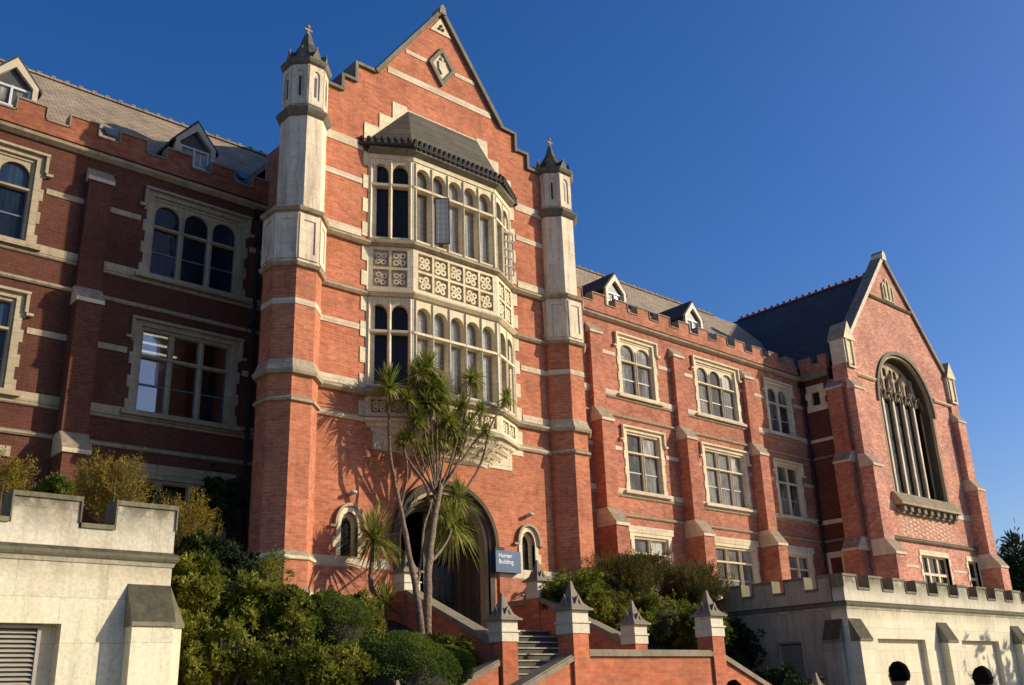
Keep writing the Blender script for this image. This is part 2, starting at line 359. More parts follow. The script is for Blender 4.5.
def window(cx, zb, zt, nl, half, y, wall, transom, kind='arch', hood=True, pane='pane', zglass=None, label=None, sash=True, M=ID, mull=.10, teeth=True, sill=True):
    """a stone window: surround with quoins, tracery plate, panes, sash bars, hood mould"""
    x0, x1 = cx - half, cx + half
    if wall is not None: wall_holes[wall].append(rect(x0 - .1, x1 + .1, zb - .1, zt + .1))
    sw = .17; STW = 'stone_shaded' if wall == 'left' else 'stone'
    mb = MB(M)
    outer = toothed(x0 - sw, x1 + sw, zb - .02, zt + .17, .075 if wall == 'left' else .045)
    mb.plate(outer, [rect(x0, x1, zb, zt)], y - .03, y + .22)
    mb.plate(rect(x0 - .02, x1 + .02, zb - .01, zt + .01), [rect(x0 + .07, x1 - .07, zb + .02, zt - .08)], y + .03, y + .12)
    w = mb.build('window', STW, B)
    if label: w['label'] = label
    # tracery
    il, ir = x0 + .07, x1 - .07; iz0, iz1 = zb + .03, zt - .08
    lw = ((ir - il) - mull * (nl - 1)) / nl; holes = []; lights = []
    for i in range(nl):
        a = il + i * (lw + mull); b = a + lw; lights.append((a, b))
        e = .018
        holes.append(rect(a + e, b - e, iz0, transom - .045))
        if kind == 'arch': holes.append(arch(a + e, b - e, transom + .045, iz1 - .42, iz1 - .10, 6, 1.25))
        else: holes.append(rect(a + e, b - e, transom + .045, iz1 - .02))
    mt = MB(M); mt.plate(rect(il - .01, ir + .01, iz0 - .01, iz1 + .01), holes, y + .06, y + .16)
    for i in range(nl - 1):  # rounded mullion fronts
        c = lights[i][1] + mull / 2
        mt.prism([(c - .035, y + .06), (c, y + .02), (c + .035, y + .06)], iz0, (iz1 - .3 if kind == 'arch' else iz1), 'z')
    mt.box(il, ir, y + .025, y + .06, transom - .025, transom + .03)
    mt.build('tracery', STW, w)
    mp = MB(M); mp.box(il - .005, ir + .005, y + .152, y + .158, iz0 - .008, iz1 + .008)
    rp = random.Random(int(cx * 100 + zb * 10))
    for a, b in lights:
        for z_0, z_1 in ((iz0, (iz0 + transom) / 2), ((iz0 + transom) / 2, transom), (transom, iz1)):
            t1, t2 = rp.uniform(-.006, .006), rp.uniform(-.006, .006); mp.add([(a, y + .142 + t1, z_0), (b, y + .142 - t1, z_0), (b, y + .142 - t1 + t2, z_1), (a, y + .142 + t1 + t2, z_1)], [(0, 1, 2, 3)]); mp.build('pane', pane, w)
    if sash:
        ms = MB(M)
        for a, b in lights:
            zm = iz0 + (transom - iz0) * .5
            ms.box(a + .02, b - .02, y + .115, y + .135, zm - .022, zm + .022)
            ms.box(a + .018, a + .04, y + .118, y + .138, iz0, transom - .05); ms.box(b - .04, b - .018, y + .118, y + .138, iz0, transom - .05)
            ms.box(a + .02, b - .02, y + .118, y + .138, iz0, iz0 + .04)
        ms.build('sash', 'frame_blue' if pane != 'pane' else 'frame_cream', w)
    if hood:
        mh = MB(M); hx0, hx1 = x0 - sw - .06, x1 + sw + .06; zh = zt + .17
        prof = [(0, 0), (.09, .01), (.11, .05), (0, .13)]
        path = [(hx0 - .16, zt - .36), (hx0, zt - .36), (hx0, zh), (hx1, zh), (hx1, zt - .36), (hx1 + .16, zt - .36)]
        for (a, b), (c, d) in zip(path, path[1:]):
            if abs(b - d) < 1e-6: mh.prism([(y - .031, b - .05), (y - .12, b - .035), (y - .12, b + .03), (y - .031, b + .06)], min(a, c) - (.05 if b > zt else 0), max(a, c) + (.05 if b > zt else 0), 'x')
            else: mh.prism([(a - .05, y - .031), (a - .035, y - .11), (a + .035, y - .11), (a + .05, y - .031)], min(b, d) + .045, max(b, d) - .045, 'z')
        mh.build('hood_mould', STW, w)
    return w

def band(x0, x1, z0, z1, y, mat='stone_band', out=.02, name='stone_band', parent=None, skip=()):
    """flat white course, broken where windows stand"""
    mb = MB(); segs = [(x0, x1)]
    for a, b in skip:
        ns = []
        for p, q in segs:
            if b <= p or a >= q: ns.append((p, q)); continue
            if a > p: ns.append((p, a))
            if b < q: ns.append((b, q))
        segs = ns
    for p, q in segs: MB().box(p, q, y - out, y + .05, z0, z1).build(name, mat, parent or B)
def string(path, z, h=.12, out=.12, mat='stone_string', name='string_course', slope=.08):
    mb = MB(); mb.sweep(path, [(-.05, z - h), (out * .55, z - h), (out, z - h * .45), (out, z - h * .1), (0.01, z + slope), (-.05, z + slope)])
    return mb.build(name, mat, B)

# ---- left wing
LC = [-1.01, -6.5, -12.0]
for i, c in enumerate(LC):
    window(c, 12.79, 15.08, 3, 1.25, YW, 'left', 14.24, 'arch', True, 'pane_blue', label=['three-light arched stone window in the shaded left wing', 'arched stone window with blue reflections at the left edge', None][i])
    w = window(c, 9.13, 11.38, 3, 1.25, YW, 'left', 10.62, 'rect', True, 'pane_clear' if i == 0 else 'pane_blue', label=['square-headed window with lit ceiling lamps inside', None, None][i])
    if i == 0:
        r = MB(); r.box(c - 2.2, c + 1.7, YW + 3.2, YW + 3.3, 8.6, 12); r.box(c - 2.2, c + 1.7, YW + .6, YW + 3.3, 11.95, 12.05)
        r.box(c - 2.25, c - 2.2, YW + .6, YW + 3.3, 8.6, 12); r.box(c + 1.7, c + 1.75, YW + .6, YW + 3.3, 8.6, 12); r.build('room_wall', 'warm_room', w)
        t = MB()
        for dy, x_0, x_1 in ((.7, -1.55, -.1), (1.4, -1.3, .2), (2.1, -1.1, .5), (2.8, -.9, .9)):
            t.box(c + x_0, c + x_1, YW + dy, YW + dy + .05, 11.72, 11.77)
        t.build('ceiling_lamp', 'tube_light', w)
        k = MB(); k.box(c + .42, c + 1.15, YW + .3, YW + .34, 9.15, 10.6); k.build('curtain', 'curtain', w)
    window(c, 5.6, 7.5, 3, 1.15, YW, 'left', 6.94, 'rect', False, 'pane_dark', sill=False)
# wall
mb = MB(); mb.plate(rect(-14.5, 1.0, 3.0, 16.1), wall_holes['left'], YW, YW + .5); mb.build('left_wing_wall', 'brick_shaded', B)
def rw_bands(x0, x1, centers, halves):
    bm_ = 'stone_shaded' if x0 < 0 else 'stone_band'
    hv = [(c - h - .31, c + h + .31) for c, h in zip(centers, halves)]; tight = [(c - h - .16, c + h + .16) for c, h in zip(centers, halves)]
    band(x0, x1, 14.25, 14.40, YW, bm_, skip=hv); band(x0, x1, 10.58, 10.73, YW, bm_, skip=hv)
    for z0, z1 in ((12.66, 12.86), (8.96, 9.17)): band(x0, x1, z0, z1, YW, bm_, out=.045)
    # projecting sills
    for c, h in zip(centers, halves):
        for z in (12.79, 9.13):
            m = MB(); m.prism([(YW - .15, z - .12), (YW - .15, z - .02), (YW + .1, z + .03), (YW + .1, z - .12)], c - h - .34, c + h + .34, 'x'); m.build('window_sill', bm_, B)
    string([(x0, YW), (x1, YW)], 12.62, .06, .06); string([(x0, YW), (x1, YW)], 8.92, .06, .06)
    string([(x0, YW), (x1, YW)], 11.92, .08, .08, slope=.05); string([(x0, YW), (x1, YW)], 8.23, .08, .08, slope=.05)
    for c, h in zip(centers, halves):
        m = MB(); m.box(c - h - .32, c + h + .32, YW - .05, YW + .06, 7.62, 7.86); m.build('lintel', bm_, B)
rw_bands(-14.5, 1.0, LC, [1.25] * 3)
def cornice(path):
    mb = MB(); mb.sweep(path, [(-.05, 15.60), (.06, 15.60), (.16, 15.68), (.18, 15.74), (.13, 15.78), (-.05, 15.9)]); mb.build('cornice', 'stone_string', B)
cornice([(-14.5, YW), (1.0, YW)])
def battlement(x0, x1, first, pitch, mw, y, zb=15.85, zg=16.2, zt=16.56, mat='brick', thick=.3, name='parapet', parent=None, cap='coping_stone', axis='x', capth=.05, capout=.03):
    """crenellated parapet along x (or y): low wall + merlons, each with thin coping"""
    f = (lambda m, a, b, c, d, e, g: m.box(a, b, c, d, e, g)) if axis == 'x' else (lambda m, a, b, c, d, e, g: m.box(c, d, a, b, e, g))
    m = MB(); k = MB(); f(m, x0, x1, y, y + thick, zb, zg)
    mer = []; a = first
    while a > x0: a -= pitch
    while a < x1:
        p, q = max(a, x0), min(a + mw, x1)
        if q - p > .08: mer.append((p, q))
        a += pitch
    prev = x0
    for p, q in mer:
        f(m, p, q, y, y + thick, zg, zt); f(k, p - capout, q + capout, y - capout, y + thick + capout, zt + .001, zt + capth)
        f(k, p - capout, p - .001, y - capout, y + thick + capout, zg + capth, zt); f(k, q + .001, q + capout, y - capout, y + thick + capout, zg + capth, zt)
        if p - prev > .12: f(k, prev + capout + .002, p - capout - .002, y - capout, y + thick + capout, zg + .001, zg + capth)
        prev = q
    if x1 - prev > .12: f(k, prev + capout + .002, x1, y - capout, y + thick + capout, zg + .001, zg + capth)
    o = m.build(name, mat, parent or B); kk = k.build('coping', cap, o if (parent is None) else parent)
    return o
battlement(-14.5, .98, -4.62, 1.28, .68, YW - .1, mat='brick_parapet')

def buttress(cx, w, stages, zb, y, name='buttress', side=None, mat='brick', M=None, parent=None):
    """stages: list of (z of weathering top, protrusion below it), from the top down; sloped stone caps"""
    m = MB(M or ID); caps = []; x0, x1 = cx - w / 2, cx + w / 2
    prev = 0
    for i, (z, p) in enumerate(stages):
        zn = stages[i + 1][0] if i + 1 < len(stages) else zb
        h = (p - prev) * 1.5 + .1
        m.box(x0, x1, y - p, y, zn if i + 1 < len(stages) else zb, z - h) if True else None
        s = MB(M or ID); caps.append(s); s.prism([(y - p - .045, z - h), (y - p - .045, z - h + .1), (y - prev - .0, z + .02), (y, z + .02), (y, z - h)], x0 - .03, x1 + .03, 'x')
        prev = p
        if i + 1 < len(stages):
            pn = stages[i + 1][1]; hn = (pn - p) * 1.5 + .1
    o = m.build(name, mat, parent or B); [c_.build('weathering', 'stone_band', o) for c_ in caps]
    return o
for c in (-3.72, -9.3): buttress(c, .6, [(15.3, .2), (11.95, .42), (8.25, .7)], 3.5, YW, mat='brick_shaded')

# ---- right wing
RCW = [(17.02, .95, 2), (22.08, 1.32, 3), (26.65, .85, 2)]
for i, (c, h, n) in enumerate(RCW):
    window(c, 12.72, 15.06, n, h, YW, 'right', 14.2, 'arch', True, 'pane', label=['two-light arched window beside the right turret', 'widest three-light arched window of the right wing', 'two-light arched window in the shaded inner corner'][i])
    window(c, 9.1, 11.38, n, h, YW, 'right', 10.6, 'rect', True, 'pane')
    window(c, 5.5, 7.5, n, h, YW, 'right', 6.9, 'rect', False, 'pane')
mb = MB(); mb.plate(rect(9.3, 28.68, 3.0, 16.1), wall_holes['right'], YW, YW + .5); mb.build('right_wing_wall', 'brick', B)
rw_bands(9.3, 28.66, [c for c, _, _ in RCW], [h for _, h, _ in RCW])
cornice([(9.3, YW), (28.5, YW)])
battlement(9.3, 28.4, 14.62, 1.283, .68, YW - .1)
for c in (14.56, 19.38, 24.2): buttress(c, .64, [(15.28, .2), (11.98, .5), (8.25, .85)], 3.5, YW)

# ---- wing roofs
def gable_roof_x(x0, x1, ye, ze, yr, zr, mat, name='roof'):
    mb = MB(); yb = 2 * yr - ye
    mb.prism([(ye, ze), (yr, zr), (yb, ze), (yb, ze - .15), (yr, zr - .2), (ye, ze - .15)], x0, x1, 'x'); return mb.build(name, mat, B)
gable_roof_x(-14.5, 5.0, 3.5, 15.95, 8, 20.72, 'roof_tiles'); gable_roof_x(5.2, 31.5, 3.5, 15.95, 8, 20.72, 'roof_tiles')
def ridge(x0, x1, y, z, axis='x', mat='roof_tiles', step=.42):
    m = MB(); a = x0
    while a < x1:
        if axis == 'x': m.prism([(y - .13, z - .08), (y, z + .07), (y + .13, z - .08)], a, a + step * .96, 'x'); m.box(a + .05, a + .17, y - .03, y + .03, z + .04, z + .105)
        else: m.prism([(y - .13, z - .08), (y, z + .07), (y + .13, z - .08)], a, a + step * .96, 'y'); m.box(y - .03, y + .03, a + .05, a + .2, z + .04, z + .17)
        a += step
    return m.build('ridge_tiles', mat, B)
ridge(-14.5, 3.4, 8, 20.74); ridge(8.8, 29, 8, 20.74)

def dormer(cx, y=3.62, dark=False):
    hw = .60; zb, ze, za = 16.0, 17.45, 18.16
    m = MB(); m.plate([(cx - hw, zb), (cx + hw, zb), (cx + hw, ze), (cx, za), (cx - hw, ze)],
                      [[(cx - hw + .13, zb + .15), (cx + hw - .13, zb + .15), (cx + hw - .13, ze - .05), (cx, za - .28), (cx - hw + .13, ze - .05)]], y, y + .14)
    o = m.build('dormer', 'timber_frame', B)
    s = MB()   # cheeks and roof
    slope = lambda z: 3.5 + (z - 15.95) / 1.06
    s.box(cx - hw + .02, cx - hw + .08, y + .145, slope(ze) + .1, zb, ze); s.build('cheek', 'roof_slate', o); s = MB(); s.box(cx + hw - .08, cx + hw - .02, y + .145, slope(ze) + .1, zb, ze); s.build('cheek', 'roof_slate', o)
    r = MB(); r.prism([(cx - hw - .1, ze - .12), (cx, za + .0), (cx + hw + .1, ze - .12), (cx + hw + .1, ze - .03), (cx, za + .1), (cx - hw - .1, ze - .03)], y + .02, slope(za) + .3, 'y'); r.build('dormer_roof', 'roof_slate', o)
    p = MB(); p.box(cx - hw + .1, cx + hw - .1, y + .16, y + .17, zb + .1, ze - .02); p.build('pane', 'pane', o)
    t = MB(); t.prism([(cx - hw + .12, ze - .08), (cx + hw - .12, ze - .08), (cx, za - .27)], y + .12, y + .15, 'y'); t.build('tympanum', 'frame_dark', o)
    f = MB()
    for x in (cx - hw + .15, cx - .03, cx + hw - .21): f.box(x, x + .06, y + .1, y + .155, zb + .15, ze - .08)
    for z in (zb + .15, zb + .75, ze - .15): f.box(cx - hw + .14, cx + hw - .14, y + .105, y + .157, z, z + .06)
    f.build('sash', 'frame_white', o)
for c in (-.98, -5.9, 16.82, 21.82, -10.9): dormer(c)
SKY_L = ((-2.75, 17.88), (1.37, 17.9), (19.85, 17.85), (21.25, 17.85), (25.3, 17.8), (26.8, 17.85))
def skylight(cx, z, w=.42):
    y = 3.5 + (z - 15.95) / 1.06; M = Matrix.Translation((cx, y, z)) @ Matrix.Rotation(R(46.7), 4, 'X')
    m = MB(M)
    m.box(-w / 2 - .05, w / 2 + .05, -.32, .32, -.05, .09); o = m.build('skylight', 'frame_dark', B)
    g = MB(M); g.box(-w / 2, w / 2, -.26, .26, .091, .098); g.build('pane', 'pane_blue', o)
for c, z in SKY_L: skylight(c, z)

# ---- central block
xg = 5.13
gable = [(1.0, 3.0), (9.25, 3.0), (9.25, 18.42), (8.62, 18.42), (8.62, 18.93), (8.1, 18.93), (8.1, 19.5), (7.56, 19.5), (7.45, 19.56), (xg, 22.78), (2.75, 19.5), (2.05, 19.5), (2.05, 18.9), (1.6, 18.9), (1.6, 18.42), (1.0, 18.42)]
bay_hole = rect(2.75, 7.6, 9.1, 16.9)
door_out = arch(3.62, 6.62, 3.1, 6.05, 7.45, 10, 1.05)
sw_l = arch(1.88, 2.38, 5.5, 6.22, 6.58, 7, 1.1); sw_r = arch(7.82, 8.32, 5.5, 6.22, 6.58, 7, 1.1)
mb = MB(); mb.plate(gable, [bay_hole, door_out, sw_l, sw_r], 0, .55); mb.build('gable_wall', 'brick_orange', B)
mb = MB(); mb.box(1.001, 1.5, .55, 3.2, 3, 17.6); mb.build('side_wall', 'brick', B)
mb = MB(); mb.box(8.75, 9.249, .55, 3.2, 3, 17.6); mb.build('side_wall', 'brick', B)
mb = MB(); mb.prism([(1.1, 17.5), (xg, 22.2), (9.15, 17.5), (9.15, 17.3), (xg, 21.95), (1.1, 17.3)], .5, 9.5, 'y'); mb.build('roof', 'roof_tiles', B)
# copings of the gable
def coping_line(pts, w=.12, y0=-.09, y1=.62, mat='stone_dark', name='coping'):
    m = MB()
    for (a, b), (c, d) in zip(pts, pts[1:]):
        v = Vector((c - a, d - b)); l = v.length; v.normalize(); n = Vector((-v.y, v.x))
        if n.y < -.1 : n = -n
        m.prism([(a, b), (c, d), (c + n.x * w, d + n.y * w), (a + n.x * w, b + n.y * w)], y0, y1, 'y')
    return m.build(name, mat, B)
coping_line([(.95, 18.423), (1.6, 18.423)], .09); coping_line([(1.6, 18.903), (2.05, 18.903)], .09, -.088); coping_line([(2.05, 19.503), (2.72, 19.503)], .09, -.089)
m = MB()
for x, z0, z1, d in ((1.6, 18.42, 18.99, -1), (2.05, 18.9, 19.59, -1), (8.1, 18.9, 19.59, 1), (8.62, 18.42, 18.99, 1)):
    m.box(min(x - .002 * d, x + .09 * d), max(x - .002 * d, x + .09 * d), -.085, .6, z0, z1)
m.build('coping', 'stone_dark', B)
coping_line([(7.5, 19.53), (8.19, 19.503)], .09); coping_line([(8.1, 18.933), (8.7, 18.933)], .09, -.088); coping_line([(8.62, 18.423), (9.3, 18.423)], .09, -.089)
coping_line([(2.73, 19.5), (xg, 22.8)], .13, -.12); coping_line([(7.5, 19.54), (xg, 22.8)], .13, -.119)
m = MB(); m.prism([(xg - .13, 22.75), (xg + .13, 22.75), (xg + .1, 23.0), (xg, 23.12), (xg - .1, 23.0)], -.15, .3, 'y'); m.build('apex_stone', 'coping_stone', B)
m = MB(); m.prism([(xg - .42, 22.05), (xg + .42, 22.05), (xg, 22.66)], -.03, .02, 'y'); m.build('apex_block', 'stone', B)
m = MB()
for a in (0, 120, 240):
    m.ball((xg + .08 * math.cos(R(a + 90)), -.04, 22.25 + .08 * math.sin(R(a + 90))), .055)
m.build('trefoil', 'stone_dark', B)
# diamond panel
m = MB(); D = lambda s: [(xg, 20.79 - .72 * s), (xg + .52 * s, 20.79), (xg, 20.79 + .72 * s), (xg - .52 * s, 20.79)]
m.plate(D(1.0), [D(.72)], -.09, .02); o = m.build('diamond_panel', 'stone_dark', B)
m = MB(); m.plate(D(.73), [], -.03, .01)
o2 = m.build('shield_field', 'stone_pale', o)
m = MB(); m.prism([(xg - .13, 20.98), (xg + .13, 20.98), (xg + .12, 20.7), (xg, 20.53), (xg - .12, 20.7)], -.08, -.028, 'y'); m.ball((xg, -.05, 21.08), .07, sc=(1, .6, 1)); m.build('shield', 'stone', o)
# white courses on the gable front
T_l, T_r = .9, 9.4
def gband(z0, z1, xa=None, xb=None, skip=()): band(T_l if xa is None else xa, T_r if xb is None else xb, z0, z1, 0, skip=skip)
def gx(z): # half width of the slope at height z
    return (22.78 - z) / (22.78 - 19.5) * 2.35
gband(19.74, 19.95, xg - gx(19.95) + .02, xg + gx(19.95) - .02)
gband(20.72, 20.86, xg - gx(20.86) + .02, xg - .54); gband(20.72, 20.86, xg + .54, xg + gx(20.86) - .02)
gband(16.78, 17.05, skip=[(2.3, 8.05)]); gband(15.72, 15.88, skip=[(2.3, 8.05)])
gband(11.40, 11.56, skip=[(2.3, 8.05)]); gband(14.1, 14.32, skip=[(2.3, 8.05)]); gband(9.8, 10.02, skip=[(2.3, 8.05)])
# quoins beside the bay
m = MB()
z = 9.05; i = 0
while z < 17.0:
    h = .31 if i % 2 else .42; a = 2.33 if i % 2 == 0 else 2.5; b = 7.99 if i % 2 == 0 else 7.83
    m.box(a, 2.78, -.025, .03, z, min(z + h, 17.0)); m.box(7.58, b, -.025, .03, z, min(z + h, 17.0)); z += h; i += 1
m.box(2.78, 7.58, -.024, .03, 16.95, 17.3)
for a, b, z0, z1 in ((2.33, 3.3, 17.2, 17.72), (2.84, 3.6, 17.72, 18.22), (3.3, 6.95, 18.22, 18.72), (3.3, 3.82, 18.72, 18.8), (6.5, 6.95, 18.72, 18.8), (6.5, 7.4, 17.72, 18.22), (6.9, 7.9, 17.2, 17.72)): m.box(a, b, -.026, .03, z0 + .001, z1)
m.build('quoin_blocks', 'stone', B)
string([(T_l, 0), (2.55, 0)], 14.0, .14, .16); string([(7.75, 0), (T_r, 0)], 14.0, .14, .16)
string([(T_l, 0), (2.55, 0)], 12.5, .12, .12); string([(7.75, 0), (T_r, 0)], 12.5, .12, .12)
string([(T_l, 0), (2.55, 0)], 9.75, .14, .16); string([(7.75, 0), (T_r, 0)], 9.75, .14, .16)
string([(T_l, 0), (2.55, 0)], 9.02, .1, .1, 'stone'); string([(7.75, 0), (T_r, 0)], 9.02, .1, .1, 'stone')
# plinth course
band(T_l, 3.3, 5.25, 5.5, 0, out=.06); band(6.93, T_r, 5.25, 5.5, 0, out=.06)
band(T_l, 3.4, 4.45, 4.6, 0, out=.09); mbp = MB(); mbp.box(T_l, 3.3, -.055, .02, 3.0, 5.25); mbp.build('plinth', 'brick', B)
mbp = MB(); mbp.box(6.93, T_r, -.055, .02, 3.0, 5.25); mbp.build('plinth', 'brick', B)
m = MB(); m.box(2.72, 3.6, -.02, .02, 8.72, 8.98); m.box(2.78, 7.56, -.021, .02, 8.26, 8.72); m.box(6.8, 8.0, -.02, .02, 8.74, 8.98); m.build('corbel_backing', 'stone', B)

# ---- bay window
bay = MB(); PL = [(2.52, 0), (3.6, -.62), (6.64, -.62), (7.8, 0)]
bayo = None
def face_M(a, b):
    """local x along a->b, local y into the wall"""
    a = Vector((*a, 0)); b = Vector((*b, 0)); d = (b - a).normalized(); n = Vector((-d.y, d.x, 0))
    M = Matrix(((d.x, n.x, 0, a.x), (d.y, n.y, 0, a.y), (0, 0, 1, 0), (0, 0, 0, 1))); return M, (b - a).length
faces = [(face_M(PL[0], PL[1]), 2), (face_M(PL[1], PL[2]), 5), (face_M(PL[2], PL[3]), 2)]
mb = MB(); mb.sweep(PL, [(-.3, 13.9), (.06, 13.9), (.14, 13.96), (.14, 14.01), (.0, 14.14), (-.3, 14.14)]); bayo = mb.build('bay_window', 'stone_string', B)
bayo['label'] = 'two-storey cream stone bay window with carved quatrefoil panels and a leaded roof'
for prof, mt in (([(-.3, 12.42), (.06, 12.42), (.14, 12.5), (.12, 12.56), (0, 12.62), (-.3, 12.62)], 'stone'),
                 ([(-.3, 9.64), (.08, 9.64), (.15, 9.7), (.15, 9.76), (0, 9.9), (-.3, 9.9)], 'stone_string'),
                 ([(-.3, 8.95), (.08, 8.95), (.12, 9.02), (0, 9.1), (-.3, 9.1)], 'stone'),
                 ([(-.3, 16.62), (.03, 16.62), (.05, 16.75), (-.3, 16.75)], 'stone'), ([(-.3, 16.751), (.08, 16.751), (.2, 16.84), (.22, 16.9), (-.3, 16.9)], 'stone_dark')):
    m = MB(); m.sweep(PL, prof); m.build('moulding', mt, bayo)
for (MM, ln), n in faces:
    e = .13 if n == 5 else .12; mu = .105; lw = (ln - 2 * e - mu * (n - 1)) / n
    for zb, ztr, zs, za, zt in ((14.14, 15.80, 16.22, 16.47, 16.63), (9.9, 11.42, 11.95, 12.20, 12.43)):
        holes = []; pn = MB(MM)
        for i in range(n):
            a = e + i * (lw + mu); b = a + lw
            holes += [rect(a, b, zb + .05, ztr - .05), arch(a, b, ztr + .05, zs, za, 6, 1.1)]
        m = MB(MM); m.plate(rect(.0, ln, zb - .01, zt + .01), holes, .0, .10); m.plate(rect(.05, ln - .05, zb - .01, zt + .01), [[(x + (.02 if x < 1e9 else 0), z_) for x, z_ in h] if False else h for h in holes], .101, .2)
        for i in range(n + 1):
            c = e - mu / 2 + i * (lw + mu); c = min(max(c, .06), ln - .06)
            m.prism([(c - .04, .0), (c, -.045), (c + .04, .0)], zb, zt - .06, 'z')
        m.box(.02, ln - .02, -.035, 0, ztr - .03, ztr + .04)
        m.build('tracery', 'stone', bayo)
        pn.box(e - .02, ln - e + .02, .17, .18, zb, zt - .03); pn.build('pane', 'pane_leaded' if n == 5 else 'pane_dark', bayo)
        # pillars at the corners
    # carved panels
    for zb, zt, rows in ((12.62, 13.88, 2), (9.1, 9.62, 1)):
        m = MB(MM); cols = n; cw = (ln - 2 * e) / cols; ch = (zt - zb - .1) / rows; holes = []; cells = []
        for i in range(cols):
            for j in range(rows):
                a, c = e + i * cw + .035, zb + .05 + j * ch + .035; holes.append(rect(a, a + cw - .07, c, c + ch - .07)); cells.append((a + cw / 2 - .035, c + ch / 2 - .035, (cw - .07) / 2, (ch - .07) / 2))
        m.plate(rect(0, ln, zb - .01, zt + .01), holes, -.01, .1); m.box(.02, ln - .02, .101, .2, zb - .005, zt + .005)
        m.build('carved_panel', 'stone', bayo)
        q = MB(MM)
        for a, c, hw, hh in cells:
            r_ = min(hw, hh) * random.uniform(.36, .43); rot_ = random.uniform(-.35, .35)
            for k in range(4):
                t = R(45 + 90 * k) + rot_; cx_, cz_ = a + r_ * 1.35 * math.cos(t) * hw / min(hw, hh), c + r_ * 1.35 * math.sin(t) * hh / min(hw, hh)
                N_ = 10; ring = [(cx_ + r_ * math.cos(2 * math.pi * i / N_), cz_ + r_ * math.sin(2 * math.pi * i / N_)) for i in range(N_)]
                inn = [(cx_ + r_ * .38 * math.cos(2 * math.pi * i / N_ + .3), cz_ + r_ * .38 * math.sin(2 * math.pi * i / N_ + .3)) for i in range(N_)]
                q.plate(ring, [inn], .012, .1)
            q.ball((a, .05, c), r_ * .6, 8, 5, (1, .8, 1))
            for k in range(9):
                t = random.uniform(0, 6.28); d_ = random.uniform(.4, 2.0) * r_; q.ball((a + d_ * math.cos(t), .07, c + d_ * math.sin(t)), r_ * random.uniform(.2, .42), 6, 4, (random.uniform(.6, 1.8), .8, random.uniform(.6, 1.6)))
            for k in range(4):
                t = R(90 * k + random.uniform(-14, 14)); q.ball((a + r_ * 1.5 * math.cos(t), .075, c + r_ * 1.5 * math.sin(t)), r_ * .3, 6, 4)
        q.build('carving', 'stone', bayo)
# open casement in the front light and in the right cant
m = MB(); MM = Matrix.Translation((4.36, -.62, 0)) @ Matrix.Rotation(R(-38), 4, 'Z')
m.plate(rect(0, .42, 14.25, 15.7), [rect(.03, .39, 14.28, 15.67)], 0, .03, MM); m.build('open_casement', 'frame_dark', bayo)
m = MB(); m.box(.03, .39, .01, .02, 14.28, 15.67, MM); m.build('pane', 'pane_pale', bayo)
MM2 = faces[2][0][0] @ Matrix.Translation((.68, 0, 0)) @ Matrix.Rotation(R(-30), 4, 'Z')
m = MB(); m.plate(rect(0, .42, 14.25, 15.7), [rect(.03, .39, 14.28 + k * .28, 14.5 + k * .28) for k in range(5)], 0, .03, MM2); m.build('open_casement', 'frame_dark', bayo)
# corbelled underside
m = MB(); pc = lambda s: [(xg + (x - xg) * s[0], y * s[1]) for x, y in PL]
lv = [(8.96, 1.0, 1.0), (8.84, .97, .9), (8.80, .93, .86), (8.68, .88, .72), (8.64, .84, .66), (8.52, .78, .5), (8.48, .74, .44), (8.36, .66, .26), (8.3, .62, .2), (8.22, .56, .04)]
for (z0, a0, b0), (z1, a1, b1) in zip(lv, lv[1:]):
    p0, p1 = pc((a0, b0)), pc((a1, b1))
    vs = [(x, min(y, -.001), z0) for x, y in p0] + [(x, min(y, -.001), z1) for x, y in p1]
    m.add(vs, [(i, i + 1, i + 5, i + 4) for i in range(3)])
m.add([(x, y, 8.96) for x, y in PL], [(0, 1, 2, 3)])
m.build('corbel', 'stone', bayo)
m = MB()
for s, z in ((.95, 8.82), (.86, 8.66), (.76, 8.5), (.64, 8.34)):
    b = {.95: .88, .86: .7, .76: .47, .64: .23}[s]
    for p, q in zip(pc((s, b)), pc((s, b))[1:]):
        a = Vector((*p, z)); c = Vector((*q, z)); nn = int((c - a).length / .13) + 1
        for k in range(nn):
            w = a.lerp(c, (k + random.uniform(.3, .7)) / nn) + Vector((0, .01, random.uniform(-.03, .03))); m.ball(w, random.uniform(.03, .05), 6, 4, (random.uniform(.7, 1.7), 1, random.uniform(.7, 1.4)))
m.build('corbel_carving', 'stone', bayo)
# roof of the bay with cresting
ev = [(2.16, 0.0), (3.42, -.84), (6.8, -.84), (8.12, 0.0)]
m = MB(); zt = 18.73
vs = [(x, y, 16.92) for x, y in ev] + [(3.87, -.005, zt), (6.5, -.005, zt)]
m.add(vs, [(0, 1, 4), (1, 2, 5, 4), (2, 3, 5), (0, 3, 2, 1), (0, 4, 5, 3)]); m.build('bay_roof', 'bay_roof_lead', bayo)
m = MB()
for p, q in zip(ev, ev[1:]):
    a = Vector((*p, 0)); c = Vector((*q, 0)); d = c - a; nn = max(2, int(d.length / .17))
    for k in range(nn):
        w = a.lerp(c, (k + .5) / nn); ang = math.atan2(d.y, d.x); MM = Matrix.Translation((w.x, w.y, 0)) @ Matrix.Rotation(ang, 4, 'Z')
        m.box(-.05, .05, -.04, .03, 16.9, 17.12, MM); m.ball(MM @ Vector((0, 0, 17.14)), .075, 6, 4)
    m.box(0, d.length, -.05, .02, 16.93, 17.0, Matrix.Translation(a) @ Matrix.Rotation(math.atan2(d.y, d.x), 4, 'Z'))
m.build('cresting', 'cresting_dark', bayo)

